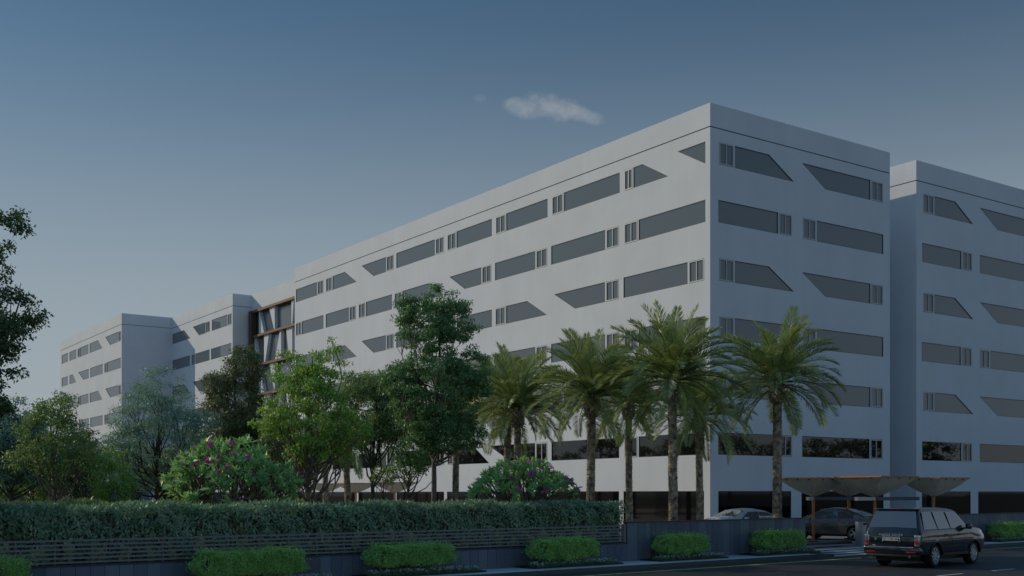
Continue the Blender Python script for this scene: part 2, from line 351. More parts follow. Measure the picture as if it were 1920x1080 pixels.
def add_window(F, op, z0, z1, parent, glass, wall, gf=False):
    k, b0, b1, t0, t1 = op
    poly = [(b0, z0), (b1, z0)]
    if abs(t1-t0) > .02: poly += [(t1, z1), (t0, z1)]
    else: poly += [(t0, z1)]
    if abs(b1-b0) < .02: poly = [(b0, z0), (t1, z1), (t0, z1)]
    if k == 'V': poly = inset(poly, .02)
    # reveal of the opening belongs to the wall
    full = [(b0, z0), (b1, z0), (t1, z1), (t0, z1)]
    for i in range(4):
        p, q = full[i], full[(i+1) % 4]
        if abs(p[0]-q[0])+abs(p[1]-q[1]) > .01: wall.poly([F.P(*p), F.P(*q), F.P(*q, .09), F.P(*p, .09)])
    fw, fd = (.07, -.015) if k == 'V' else (.03, .006)
    inn = inset(poly, fw)
    fr = MB(); n = len(poly)
    for i in range(n):
        p, q, pi_, qi = poly[i], poly[(i+1) % n], inn[i], inn[(i+1) % n]
        fr.poly([F.P(*p, fd), F.P(*q, fd), F.P(*qi, fd), F.P(*pi_, fd)])
        fr.poly([F.P(*pi_, fd), F.P(*qi, fd), F.P(*qi, .06), F.P(*pi_, .06)])
        fr.poly([F.P(*p, fd), F.P(*q, fd), F.P(*q, .08), F.P(*p, .08)])
    panes = []
    if k == 'V' or gf:
        nm = 2 if k == 'V' else 1; w = .035
        xs = [b0+(b1-b0)*i/nm for i in range(nm+1)]
        for x in xs[1:-1]:
            fr.poly([F.P(x-w, z0+fw, fd+.01), F.P(x+w, z0+fw, fd+.01), F.P(x+w, z1-fw, fd+.01), F.P(x-w, z1-fw, fd+.01)])
            for sx in (-w, w): fr.poly([F.P(x+sx, z0+fw, fd+.01), F.P(x+sx, z1-fw, fd+.01), F.P(x+sx, z1-fw, .06), F.P(x+sx, z0+fw, .06)])
        for i in range(nm):
            xa = xs[i]+(w if i else fw*.9); xb = xs[i+1]-(w if i < nm-1 else fw*.9)
            panes.append([(xa, z0+fw*.9), (xb, z0+fw*.9), (xb, z1-fw*.9), (xa, z1-fw*.9)])
    else: panes.append(inset(poly, fw*.9))
    wo = fr.obj('window', M['framel'] if k == 'V' else M['frame'], parent)
    for pn in panes:
        m = MB(); m.poly([F.P(*p, .045+rnd.uniform(-.003, .003)) for p in pn])
        m.obj('pane', glass, wo)
def facade(F, s0, s1, rows, parent, gf=None, top=ZTOP, parapet=True, z_bottom=0):
    """rows: {row index: openings sorted by s}"""
    wall = MB(); zc = ZG-.02 if parapet else top
    bands = []; lev = []
    for k, (z0, z1) in enumerate(ROWZ):
        if rows.get(k): lev.append((z0, z1, rows[k], M['glassd'] if k == 5 else M['glass'], False))
    if gf: lev.append((GFZ[0], GFZ[1], gf, M['glassg'], True))
    lev.sort(key=lambda t: t[0]); zcur = z_bottom
    for z0, z1, ops, g, isgf in lev:
        if z0 > zcur+.001: wall.poly([F.P(s0, zcur), F.P(s1, zcur), F.P(s1, z0), F.P(s0, z0)])
        cb = ct = s0
        for op in sorted(ops, key=lambda o: o[1]+o[3]):
            k, b0, b1, t0, t1 = op
            q = [(cb, z0), (b0, z0), (t0, z1), (ct, z1)]
            wall.poly([F.P(*p) for p in q]); cb, ct = b1, t1
            add_window(F, op, z0, z1, parent, g, wall, isgf)
        wall.poly([F.P(cb, z0), F.P(s1, z0), F.P(s1, z1), F.P(ct, z1)])
        zcur = z1
    wall.poly([F.P(s0, zcur), F.P(s1, zcur), F.P(s1, zc), F.P(s0, zc)])
    wall.obj('wall', M['plaster'], parent)
    if parapet:
        g = MB(); g.poly([F.P(s0, zc, .06), F.P(s1, zc, .06), F.P(s1, ZG+.04, .06), F.P(s0, ZG+.04, .06)])
        g.poly([F.P(s0, zc, 0), F.P(s1, zc, 0), F.P(s1, zc, .06), F.P(s0, zc, .06)])
        g.poly([F.P(s0, ZG+.04, 0), F.P(s1, ZG+.04, 0), F.P(s1, ZG+.04, .06), F.P(s0, ZG+.04, .06)])
        g.obj('groove', M['groove'], parent)
        p = MB(); p.poly([F.P(s0, ZG+.04), F.P(s1, ZG+.04), F.P(s1, top), F.P(s0, top)])
        p.poly([F.P(s0, top, .3), F.P(s1, top, .3), F.P(s1, top), F.P(s0, top)])
        p.poly([F.P(s0, top, .3), F.P(s1, top, .3), F.P(s1, top-1, .3), F.P(s0, top-1, .3)])
        p.obj('parapet', M['plaster'], parent)
def plainwall(parent, quads, m='plaster', name='wall'):
    w = MB()
    for q in quads: w.poly(q)
    w.obj(name, M[m], parent)
OB = thing('office_building', 'long white seven-storey office building with slanted ribbon windows, stepping back to the far left', 'building', CB, TB)
Lf = Face('left', 0.0); Rf = Face('right', 0.0)
L6 = [Q_(.39, .40, .39, 2.80), Q_(3.59, 6.86, 5.97, 6.86), V_(6.92, 7.76), R_(8.2, 14.16), V_(14.24, 15.54), R_(16.05, 21.23), V_(21.31, 22.63), R_(23.14, 28.2), V_(28.28, 29.61),
      V_(30.13, 31.45), R_(31.55, 38.07), V_(38.52, 39.84), Q_(39.93, 42.27, 39.93, 44.65), Q_(45.59, 50.68, 48.03, 50.68), V_(50.8, 52.15), V_(52.7, 54.03), R_(54.15, 59.2)]
L5 = [R_(.39, 6.35), V_(6.44, 7.76), V_(8.29, 9.58), R_(9.68, 15.64), V_(16.1, 17.43), R_(17.53, 22.71), V_(23.22, 24.51), Q_(24.6, 26.97, 24.6, 29.31), Q_(30.1, 37.0, 32.51, 37.0), V_(37.1, 38.4),
      R_(38.85, 43.75), V_(43.9, 45.23), V_(45.76, 47.07), R_(47.17, 52.18), R_(52.68, 57.75), V_(57.84, 59.25)]
L4 = [V_(.49, 1.8), R_(1.9, 7.83), V_(8.29, 9.61), Q_(9.7, 12.9, 9.7, 15.29), Q_(16.13, 21.25, 18.55, 21.25), V_(21.35, 22.67), R_(23.14, 28.2), V_(28.3, 29.61), V_(30.13, 31.45), R_(31.55, 38.07),
      V_(38.52, 39.84), Q_(39.93, 42.27, 39.93, 44.65), Q_(45.59, 50.68, 48.03, 50.68), V_(50.8, 52.15), V_(52.7, 54.03), R_(54.15, 59.2)]
L1 = [R_(.45, 6.35), V_(6.44, 7.76), R_(8.26, 15.6), V_(16.07, 17.47), Q_(17.55, 20.57, 17.55, 23.49), Q_(23.5, 28.72, 25.61, 28.72), V_(28.8, 29.6), V_(30.11, 31.4), R_(31.5, 38.0), V_(38.5, 39.8), R_(39.9, 45.2), R_(45.8, 50.7), V_(50.8, 52.1), V_(52.7, 54.0), R_(54.1, 59.2)]
cols = [.5, 8.05, 15.85, 22.9, 29.88, 38.25, 45.5, 52.4, 59.4]
gfl = [R_(cols[i]+(.22 if i else 0), cols[i+1]-.22) for i in range(8)]
BE = 59.5
facade(Lf, 0, BE, {0: L6, 1: L5, 2: L4, 3: L5, 4: L6, 5: L1}, OB, gf=gfl)
R6 = [V_(.74, 1.99), Q_(2.08, 7.36, 2.08, 5.05), Q_(10.33, 14.9, 8.07, 14.9), V_(14.99, 16.24)]
R5 = [R_(.68, 5.88), V_(5.96, 7.16), V_(8.19, 9.42), R_(9.52, 16.26)]
R3 = [V_(.74, 1.99), R_(2.08, 7.14), V_(8.19, 9.42), R_(9.52, 16.26)]
R1 = [R_(.67, 5.87), V_(5.96, 7.16), R_(8.11, 14.81), V_(14.9, 16.2)]
facade(Rf, 0, 16.98, {0: R6, 1: R5, 2: R6, 3: R3, 4: R6, 5: R1}, OB, gf=[R_(.67, 7.08), R_(8.04, 16.3)])
# recessed bay with the bronze framed glazing
plainwall(OB, [[(0, BE, 0), (2.3, BE, 0), (2.3, BE, ZTOP), (0, BE, ZTOP)]])
plainwall(OB, [[(2.3, BE, 0), (2.3, 76.9, 0), (2.3, 76.9, 3.2), (2.3, BE, 3.2)]])
plainwall(OB, [[(2.3, BE, 23.45), (2.3, 76.9, 23.45), (2.3, 76.9, ZTOP), (2.3, BE, ZTOP)], [(2.3, BE, ZTOP), (2.3, 76.9, ZTOP), (2.6, 76.9, ZTOP), (2.6, BE, ZTOP)]])
fl = [23.32-3.42*k for k in range(7)]
fl[1] = 20.42; fl[2] = 17.05; fl[3] = 13.65; fl[4] = 10.2; fl[5] = 6.8; fl[6] = 3.3
for z in fl:
    b = MB(); b.box(1.95, 2.45, BE, 76.2, z-.13, z+.13); b.obj('rail', M['bronze'], OB)
b = MB(); b.box(1.8, 2.5, 75.85, 76.6, 3.2, 23.44); b.obj('post', mat('dark_bronze', (.10, .065, .05), .5), OB)
b = MB(); b.box(1.95, 2.4, 59.52, 59.8, 3.2, 23.1); b.obj('post', M['frame'], OB)
pat = [[(74.5, 74.3, 74.5, 73.0), (71.5, 70.0, 70.1, 69.9), (65.4, 64.8, 65.4, 65.2)], [(75.8, 75.7, 75.8, 74.6), (73.0, 71.6, 73.0, 72.7), (68.5, 68.2, 69.9, 68.2), (66.8, 65.2, 66.1, 65.2)]]
for i in range(6):
    zt, zb = fl[i]-.13, fl[i+1]+.13
    b = MB(); b.poly([(2.62, BE, zb), (2.62, 76, zb), (2.62, 76, zt), (2.62, BE, zt)]); b.obj('pane', M['glass'], OB)
    for (ta, tb_, ba, bb) in pat[i % 2] + [(63.5, 62.9, 62.6, 62.2), (61.5, 61.3, 61.9, 60.9)]:
        b = MB(); lo = [(ba, zb), (bb, zb), (tb_, zt), (ta, zt)]
        for d in (2.22, 2.60): b.poly([(d, s, z) for s, z in lo])
        for k in range(4):
            p, q = lo[k], lo[(k+1) % 4]; b.poly([(2.22, *p), (2.22, *q), (2.60, *q), (2.60, *p)])
        b.obj('fin', M['plaster'], OB)
# second wing of the long building
W26 = [V_(77.2, 78.5), R_(78.6, 83.71), V_(84.4, 85.8), Q_(85.9, 88.22, 85.9, 90.5), Q_(91.49, 98.4, 93.87, 98.4)]
W25 = [R_(77.3, 84.0), R_(84.5, 89.6), V_(89.7, 90.98), R_(91.63, 98.4)]
facade(Lf, 76.9, 98.64, {0: W26, 1: W25, 2: W26, 3: W25, 4: W26, 5: W25}, OB, gf=[R_(77.5, 84), R_(84.5, 91), R_(91.5, 98)])
F2 = Face('right', 76.9); facade(F2, 0, 2.3, {}, OB)
# third wing, standing 6.5 m forward
W3 = -6.5; F3 = Face('left', W3)
W36 = [V_(98.96, 100.1), Q_(100.2, 103.9, 100.2, 106.3), Q_(107.79, 114.2, 109.85, 114.2), R_(114.86, 119.6), V_(119.7, 120.9), R_(121.58, 125.65), R_(126.5, 130.44)]
W35 = [R_(98.96, 105.4), V_(105.5, 106.74), R_(107.53, 113.92), Q_(114.67, 117.57, 114.67, 120.56), Q_(121.78, 125.65, 123.64, 125.65), R_(126.61, 130.44)]
facade(F3, 98.64, 131.34, {0: W36, 1: W35, 2: W36, 3: W35, 4: W36, 5: W35}, OB, gf=[R_(99.5, 106), R_(107, 114), R_(115, 122), R_(123, 130)])
F4 = Face('right', 98.64); facade(F4, W3, 0, {}, OB)
# roof slabs and hidden backs
b = MB()
for (a0, a1, b0, b1) in ((0.3, 16.7, .3, BE-.3), (2.6, 16.7, BE-.3, 77), (.3, 16.7, 77, 98.64), (W3+.3, 16.7, 98.64, 131)):
    b.poly([(a0, b0, 24.5), (a1, b0, 24.5), (a1, b1, 24.5), (a0, b1, 24.5)])
b.obj('roof', M['roof'], OB)
plainwall(OB, [[(16.98, 0, 0), (16.98, 131.34, 0), (16.98, 131.34, ZTOP), (16.98, 0, ZTOP)], [(W3, 131.34, 0), (16.98, 131.34, 0), (16.98, 131.34, ZTOP), (W3, 131.34, ZTOP)], [(0, BE, ZTOP-1), (2.3, BE, ZTOP-1), (2.3, BE, ZTOP), (0, BE, ZTOP)]])
# right-hand building beyond the gap
OR = thing('office_building', 'second white office block at the right edge, beyond the narrow shaded gap', 'building', CB, TB)
a0 = 19.9
def sh(l, d): return [(k, x0+d, x1+d, y0+d, y1+d) for k, x0, x1, y0, y1 in l]
Q6 = [V_(20.69, 21.92), Q_(22.0, 26.69, 22.0, 24.46), Q_(29.75, 34.3, 27.47, 34.3), V_(34.4, 35.6)]
Q5 = [R_(20.57, 25.2), V_(25.3, 26.53), R_(27.49, 34.3), V_(34.4, 35.6)]
Q3 = [R_(20.53, 25.14), V_(25.24, 26.49), V_(27.49, 28.74), R_(28.85, 35.6)]
ext = lambda l: l+sh(l, 16.2)
facade(Rf, a0, 53, {0: ext(Q6), 1: ext(Q5), 2: ext(Q6), 3: ext(Q3), 4: ext(Q6), 5: ext(Q5)}, OR, gf=[R_(20.53, 26.35), R_(27.29, 35.5), R_(36.6, 44), R_(45, 52)])
F5 = Face('left', a0); facade(F5, 0, 14, {}, OR)
plainwall(OR, [[(16.98, 12, 0), (a0, 12, 0), (a0, 12, ZTOP-.6), (16.98, 12, ZTOP-.6)], [(53, 0, 0), (53, 14, 0), (53, 14, ZTOP), (53, 0, ZTOP)], [(a0, 14, 0), (53, 14, 0), (53, 14, ZTOP), (a0, 14, ZTOP)]])
b = MB(); b.poly([(a0+.3, .3, 24.5), (52.7, .3, 24.5), (52.7, 13.7, 24.5), (a0+.3, 13.7, 24.5)]); b.obj('roof', M['roof'], OR)

# ------------------------------------------------------------------ boundary wall, fence
YW = 27.9
def clad_wall(t, x0, x1, ztop, w0=.40):
    """a core wall with separate vertical cladding panels on the street side"""
    b = MB(); b.box(x0, x1, YW, YW+.16, PZ-.1, ztop-.03); b.obj('core', M['joint'], t)
    b = MB(); b.box(x0-.01, x1+.01, YW-.06, YW+.18, ztop-.026, ztop+.014); b.obj('coping', M['cap'], t)
    cache = {}
    x = x0
    while x < x1-.05:
        w = rnd.choice([.36, .40, .40, .52, .28]) if w0 == .40 else w0
        w = min(w, x1-x)
        if x1-(x+w) < .15: w = x1-x
        key = round(w, 3)
        if key not in cache:
            b = MB(); b.box(.004, w-.004, -.035, 0, PZ, ztop-.03)
            cache[key] = []
            for mm in M['clad']:
                me = bev(b.mesh('panel'), .003, 1); me.materials.append(mm); cache[key].append(me)
        inst('panel', rnd.choice(cache[key]), t, (x, YW-.002-rnd.uniform(0, .006), 0))
        x += w
t = thing('boundary_wall', 'low slate-blue panelled wall carrying the dark slatted fence in front of the hedge', 'wall', (0, 0, 0), TS)
clad_wall(t, 4.0, 28.75, .53, .36)
t = thing('boundary_wall', 'high slate-blue panelled wall left of the entrance gate', 'wall', (0, 0, 0), TS); clad_wall(t, 28.75, 39.4, 1.27)
t = thing('boundary_wall', 'high slate-blue panelled wall right of the gate behind the black car', 'wall', (0, 0, 0), TS); clad_wall(t, 44.15, 74, 1.27)
t = thing('slatted_fence', 'dark metal fence of six horizontal slats on the low wall', 'fence', (0, 0, 0), TS)
b = MB(); b.box(0, 3.624, -.02, .02, -.0225, .0225); slm = b.mesh('slat'); slm.materials.append(M['slat'])
b = MB(); b.box(-.02, .02, -.03, .03, .544, 1.15); pm = b.mesh('post'); pm.materials.append(M['slat'])
for i in range(7):
    for k in range(6): inst('slat', slm, t, (3.2+i*3.628, YW+.04, .60+k*.108))
for i in range(28): inst('post', pm, t, (3.5+i*.907, YW+.1, 0))
b = MB(); b.box(28.60, 28.72, YW, YW+.12, .55, 1.2); b.obj('post', M['slat'], t)

# ------------------------------------------------------------------ vegetation makers
def rng_for(seed): return np.random.default_rng(seed)
def unit(v): return v/np.linalg.norm(v, axis=-1, keepdims=True)
def crown_clusters(rng, lobes, n):
    vol = np.array([l[3]*l[4]*l[5] for l in lobes])**.75; vol /= vol.sum()
    idx = rng.choice(len(lobes), n, p=vol); L = np.array(lobes)[idx]
    d = unit(rng.normal(size=(n, 3))); r = rng.uniform(.25, 1, n)**.42
    return L[:, :3]+d*L[:, 3:6]*r[:, None], d
def crown_mesh(rng, lobes, ncl, per, cr, L, wid, droop=.25, flat=.6, jitter=.5):
    C, out = crown_clusters(rng, lobes, ncl)
    keep = rng.uniform(size=ncl) > .06; C = C[keep]; out = out[keep]; m = len(C)
    sz = cr*rng.uniform(.55, 1.4, m); cnt = (per*(sz/cr)**2).astype(int)+3
    idx = np.repeat(np.arange(m), cnt); n = len(idx)
    g = rng.normal(size=(n, 3)); g = unit(g)*(rng.uniform(0, 1, n)**.5)[:, None]; g[:, 2] *= flat
    P = C[idx]+g*sz[idx][:, None]
    D = g*.3+out[idx]*.15+rng.normal(size=(n, 3))*(jitter+.15); D[:, 2] -= droop+.15
    fc = unit(g*.6+out[idx]*.8); fc[:, 2] += .35
    return leaf_quads(rng, P, D, L, wid, .8, fc, .6), C
def limb_path(rng, a, b, bend=.15, n=6):
    a = np.array(a, float); b = np.array(b, float); d = b-a; l = np.linalg.norm(d)
    off = rng.normal(size=3)*l*bend*.5; off[2] = -abs(off[2])*.6-.02*l
    # leave the trunk steeply, then reach outwards
    pts = []
    for i in range(n+1):
        t = i/n; p = a+d*t+off*sin(pi*t); p = p+rng.normal(size=3)*l*.012*(0 < i < n); pts.append(tuple(p))
    return pts
def tree(name, label, loc, lobes, seed, leafm, barkm, trunk_r, fork_z, top_z, ncl, per, cr, L, wid=.5, nl=16, lean=(0, 0), cat='tree', group=None, droop=.25, flat=.6, stems=1, rotz=0, limb_r=.45):
    rng = rng_for(seed)
    t = thing(name, label, cat, loc, rotz, group)
    Q, C = crown_mesh(rng, lobes, ncl, per, cr, L, wid, droop, flat)
    tr = MB()
    cen = np.mean(np.array(lobes)[:, :3], axis=0)
    for st in range(stems):
        ox, oy = (0, 0) if stems == 1 else (cos(st*2.4)*.12, sin(st*2.4)*.12)
        top = np.array([cen[0]+(0 if stems == 1 else cos(st*2.4)*1.0), cen[1]+(0 if stems == 1 else sin(st*2.4)*.8), top_z])
        pts = []
        n = 10
        for i in range(n+1):
            u = i/n
            x = ox+(top[0]-ox)*u**1.5+lean[0]*sin(pi*u)+rng.normal()*.03; y = oy+(top[1]-oy)*u**1.5+lean[1]*sin(pi*u)+rng.normal()*.03
            pts.append((x, y, -.1+(top_z+.1)*u))
        rad = [trunk_r*(1.25 if i == 0 else 1)*(1-.82*(i/n)) for i in range(n+1)]
        tr.tube(pts, rad, 9)
        sel = rng.choice(len(C), min(nl, len(C)), replace=False)
        for j in sel:
            c = C[j]; 
            zf = fork_z+(max(c[2]-fork_z, .2))*rng.uniform(.15, .6); zf = min(zf, top_z*.95)
            k = (zf+.1)/(top_z+.1)*n; i0 = int(k); fr = k-i0; i0 = min(i0, n-1)
            a = np.array(pts[i0])*(1-fr)+np.array(pts[i0+1])*fr
            r0 = trunk_r*(1-.82*k/n)*limb_r+.008
            P = limb_path(rng, a, c, .22); tr.tube(P, [r0*(1-.78*i/(len(P)-1)) for i in range(len(P))], 6, cap=False)
            near = np.argsort(((C-c)**2).sum(1))[1:4]      # twigs on to neighbouring clumps
            for q in near:
                if ((C[q]-c)**2).sum() < 1.6: 
                    st_ = P[-3]; tr.tube(limb_path(rng, st_, C[q], .2, 3), [r0*.38, r0*.3, r0*.22, r0*.12], 4, cap=False)
    tr.obj('trunk', barkm, t, 60)
    stuff(link('crown', np_quads('crown', Q), t, leafm))
    return t
def lobes_scaled(rx, z0, z1, extra=(), ry=None):
    """a main ellipsoid between heights plus hand placed bulges given relative to it"""
    ry = ry or rx; zc = (z0+z1)/2; hz = (z1-z0)/2
    out = [(0, 0, zc, rx*.80, ry*.80, hz*.88)]
    for dx, dy, dz, s in extra: out.append((dx*rx, dy*ry, zc+dz*hz, rx*s, ry*s, hz*s*.8))
    return out

# ---- garden trees (positions in metres, camera side of the office building)
tree('broadleaf_tree', 'tall dark tree at the left edge, its crown cut off by the frame', (-13.5, 27, 0),
     [(-.3, 0, 5.6, 1.7, 1.7, 1.9), (.45, 0, 8.5, 1.25, 1.3, 1.3), (1.25, -.2, 6.5, .95, 1, .75), (.5, 0, 6.0, 1.2, 1.2, 1.3), (-.6, 0, 9.6, 1.1, 1.1, .9), (.85, 0, 5.4, .75, .9, .55), (.5, 0, 4.3, 1.0, 1, .7), (1.0, .2, 9.0, .42, .5, .5), (-.8, 0, 4, 1.5, 1.5, .9)],
     11, M['l_deep'], M['barkd'], .2, 2.2, 9.2, 430, 72, .25, .105, .5, nl=26)
tree('broadleaf_tree', 'dense teal-green tree low at the left edge behind the tall dark tree', (-20.2, 45, 0),
     lobes_scaled(1.9, 2.2, 6.4, [(.5, 0, -.3, .6), (-.4, 0, .3, .6)]), 12, M['l_teal'], M['barkd'], .13, 1.6, 5.2, 340, 85, .42, .12)
tree('broadleaf_tree', 'small yellow-green tree with a forked trunk near the left edge', (-16.4, 40, 0),
     lobes_scaled(1.6, 2.5, 5.95, [(.6, 0, -.2, .5), (-.6, 0, -.35, .5), (.05, 0, .6, .5), (-.3, 0, .2, .5)]), 13, M['l_mid'], M['bark'], .085, 1.2, 5.2, 210, 44, .28, .11, nl=22)
tree('broadleaf_tree', 'thin dark tree in front of the far wing, right of the forked yellow-green tree', (-19.1, 50, 0),
     lobes_scaled(1.35, 2.7, 5.5, [(.5, 0, -.3, .5), (-.5, 0, .2, .5)]), 14, M['l_deep'], M['barkd'], .08, 1.4, 4.8, 80, 50, .30, .12, nl=18)
tree('broadleaf_tree', 'low bright yellow-green sapling beneath the bluish tree', (-15.9, 44, 0),
     lobes_scaled(1.1, 1.7, 4.4, [(.5, 0, -.3, .5), (-.4, 0, .3, .5)]), 15, M['l_yel'], M['bark'], .06, .9, 3.6, 75, 50, .28, .11, nl=14)
tree('broadleaf_tree', 'wide bluish-green feathery tree in front of the far wings', (-15.3, 48, 0),
     lobes_scaled(2.35, 2.0, 7.7, [(.55, 0, .1, .55), (-.6, 0, -.35, .55), (.1, 0, .65, .45), (-.35, 0, .3, .5), (.6, 0, -.5, .5)]), 16, M['l_teal'], M['barkd'], .12, 1.4, 6.6, 400, 80, .33, .085, nl=40)
tree('broadleaf_tree', 'dark olive tree with pointed top between the bluish and the yellow-green tree', (-14.6, 58, 0),
     [(0, 0, 6.6, 1.6, 1.6, 2.4), (.7, 0, 9.0, .95, .9, 1.2), (-.7, 0, 7.6, 1.0, 1, 1.0), (.9, 0, 5.6, 1.6, 1.4, 1.3), (-.9, 0, 5.0, 1.3, 1.2, 1.2), (1.9, 0, 5.4, 1.1, 1.1, 1.0)], 17, M['l_olive'], M['barkd'], .16, 2.2, 9.2, 500, 76, .36, .12, nl=26)
tree('broadleaf_tree', 'bright yellow-green tree with loose top and curved pale trunk, left of centre', (-7.6, 42, 0),
     [(.1, 0, 5.2, 1.7, 1.6, 1.5), (.75, 0, 7.3, .75, .7, .8), (-.65, 0, 7.0, .85, .8, .7), (-1.2, 0, 5.2, .9, .9, .8), (1.3, 0, 4.7, 1.0, .9, .8), (0, 0, 6.3, 1.0, 1, .9), (.3, 0, 3.9, 1.5, 1.3, .6)], 18, M['l_yel'], M['bark'], .12, 1.2, 7.4, 360, 50, .27, .12, nl=38, lean=(-.15, 0))
tree('broadleaf_tree', 'dull green rounded tree directly behind the bright yellow-green one', (-6.9, 55, 0),
     lobes_scaled(2.0, 4.2, 8.5, [(.5, 0, -.2, .55), (-.4, 0, .5, .5), (.3, 0, .55, .45)]), 19, M['l_mid'], M['barkd'], .13, 1.8, 7.4, 380, 70, .34, .11, nl=24)
tree('broadleaf_tree', 'tallest dark green tree of the garden, in front of the middle of the office', (-3.25, 46, 0),
     [(.1, 0, 6.4, 1.85, 1.8, 2.0), (-.3, 0, 9.2, 1.35, 1.3, 1.15), (.9, 0, 9.3, .95, 1, .9), (.0, 0, 10.4, .55, .6, .55), (-.95, 0, 9.9, .55, .6, .5), (1.4, 0, 7.4, .95, 1, .9), (-1.3, 0, 6.9, .85, .9, 1.0), (.5, 0, 4.8, 1.6, 1.5, .9), (.9, 0, 10.1, .5, .5, .5), (2.0, 0, 6.7, .5, .5, .5)], 20, M['l_dark'], M['bark'], .14, 3.0, 9.8, 820, 62, .27, .115, nl=34, droop=.35)
tree('broadleaf_tree', 'low dark tree between the tallest tree and the small umbrella canopies', (-5.4, 58, 0),
     lobes_scaled(1.5, 2.7, 6.2, [(.5, 0, -.2, .5), (-.4, 0, .3, .5)]), 21, M['l_dark'], M['barkd'], .09, 1.4, 5.2, 110, 55, .33, .12, nl=16)
tree('broadleaf_tree', 'spindly sapling with a few tufts in front of the small canopies', (-5.8, 50, 0),
     [(0, 0, 3.2, .75, .6, .55), (-.5, 0, 3.0, .35, .3, .3), (.6, 0, 3.3, .3, .3, .3)], 22, M['l_mid'], M['barkd'], .05, 1.4, 3.5, 26, 36, .22, .11, nl=10)
tree('broadleaf_tree', 'shadowy olive tree filling the gap behind the pink-flowered shrub', (-12.4, 62, 0),
     lobes_scaled(2.4, 1.8, 6.9, [(.5, 0, .2, .5), (-.5, 0, .1, .5)]), 23, M['l_olive'], M['barkd'], .12, 1.4, 5.8, 200, 70, .42, .13, nl=20)
for i, (x, y, hh, lab) in enumerate([(-27, 58, 5.2, 'far rounded tree at the left edge behind the forked tree'), (-31, 72, 5.0, 'distant green tree left of the far wing')]):
    tree('broadleaf_tree', lab, (x, y, 0), lobes_scaled(2.4, 1.2, hh, [(.5, 0, -.1, .5), (-.5, 0, .1, .5)]), 30+i, M['l_mid'], M['barkd'], .14, .9, hh*.85, 150, 55, .5, .16, nl=14)

for i, (x, y, w, hh, lf, lab) in enumerate([(-25.8, 60, 2.2, 5.2, 'l_yel', 'low yellow-green tree near the left edge, in front of the beige wall'), (-24.3, 62, 1.9, 4.6, 'l_deep', 'low shadowy tree right of the beige wall'), (-20.4, 60, 2.1, 5.4, 'l_teal', 'low bluish tree behind the wide feathery tree'),
        (-16.7, 56, 1.9, 5.0, 'l_mid', 'low mid-green tree left of the larger frangipani'), (-11.3, 52, 1.8, 5.2, 'l_olive', 'low olive tree right of the larger frangipani')]):
    tree('broadleaf_tree', lab, (x, y, 0), lobes_scaled(w, 1.4, hh, [(.55, 0, -.1, .5), (-.5, 0, .15, .5), (.1, 0, .5, .4)]), 130+i, M[lf], M['barkd'], .10, .9, hh*.85, 190, 60, .36, .13, nl=16)

# frangipanis: forked stems, rosettes of long leaves, magenta flowers
def frangipani(label, loc, rx, z0, z1, seed, nros, rotz=0):
    rng = rng_for(seed); t = thing('frangipani_tree', label, 'tree', loc, rotz, 'pink flowering frangipani trees')
    n = nros; th = rng.uniform(0, 2*pi, n); r = np.sqrt(rng.uniform(0.0, 1, n))*rx
    dome = np.sqrt(np.clip(1-(r/rx)**2*.92, 0, 1))
    h = z0+(z1-z0)*dome*rng.uniform(.35, 1, n)**.6
    h = np.where(r > rx*.9, z0+(z1-z0)*rng.uniform(.05, .45, n), h)
    C = np.stack([r*np.cos(th), r*np.sin(th)*.8, h], 1)
    per = 15; idx = np.repeat(np.arange(n), per); m = len(idx)
    outw = unit(C-np.array([0, 0, z0-.2]))[idx]
    ring = unit(rng.normal(size=(m, 3))); D = ring*.95+outw*.75; D[:, 2] += .1
    Q = leaf_quads(rng, C[idx]+rng.normal(size=(m, 3))*.03, D, .27, .30, 1.2, outw+np.array([0, -.2, .3]), .45)
    tr = MB()
    for st in range(5):
        a0 = st*2*pi/5+rng.uniform(-.4, .4); base = np.array([cos(a0)*.1, sin(a0)*.1, -.1])
        e = np.array([cos(a0)*rx*.42, sin(a0)*rx*.36, z0+.15]); P = limb_path(rng, base, e, .12, 5); tr.tube(P, [.085, .075, .065, .055, .05, .042], 8)
        an = (th-a0+pi) % (2*pi)-pi
        for j in np.where(abs(an) < .66)[0][::2]:
            tr.tube(limb_path(rng, e if rng.uniform() < .6 else P[3], C[j], .18, 4), [.036, .03, .026, .022, .018], 5, cap=False)
    tr.obj('trunk', M['bark'], t, 60)
    stuff(link('crown', np_quads('crown', Q), t, M['l_fran']))
    k = rng.choice(n, 24 if rx > 2 else 26, replace=False)
    k = np.concatenate([k, k[:6]])
    for j in k:
        c = C[j]+unit(C[j]-np.array([0, 0, z0-.2]))*.12+rng.normal(size=3)*.05; pp = []
        for q in range(3+int(rng.integers(0, 3))):
            cc = c+rng.normal(size=3)*.05; nn = unit(rng.normal(size=3)+np.array([0, -1.0, .5])); u = unit(np.cross(nn, rng.normal(size=3))); w = np.cross(nn, u)
            for p5 in range(5):
                a = p5*2*pi/5; dd = u*cos(a)+w*sin(a); ss = -u*sin(a)+w*cos(a)
                pp.append([cc, cc+dd*.05+ss*.028, cc+dd*.085+nn*.02, cc+dd*.05-ss*.028])
        link('flower', np_quads('flower', np.array(pp)), t, M['pink'])
    return t
frangipani('wide frangipani with magenta flowers, larger one, left behind the hedge', (-9.0, 35.8, 0), 2.12, 1.95, 4.05, 41, 225)
frangipani('smaller domed frangipani with magenta flowers beside the palm trunks', (.43, 40.6, 0), 1.95, 1.85, 3.5, 42, 175)

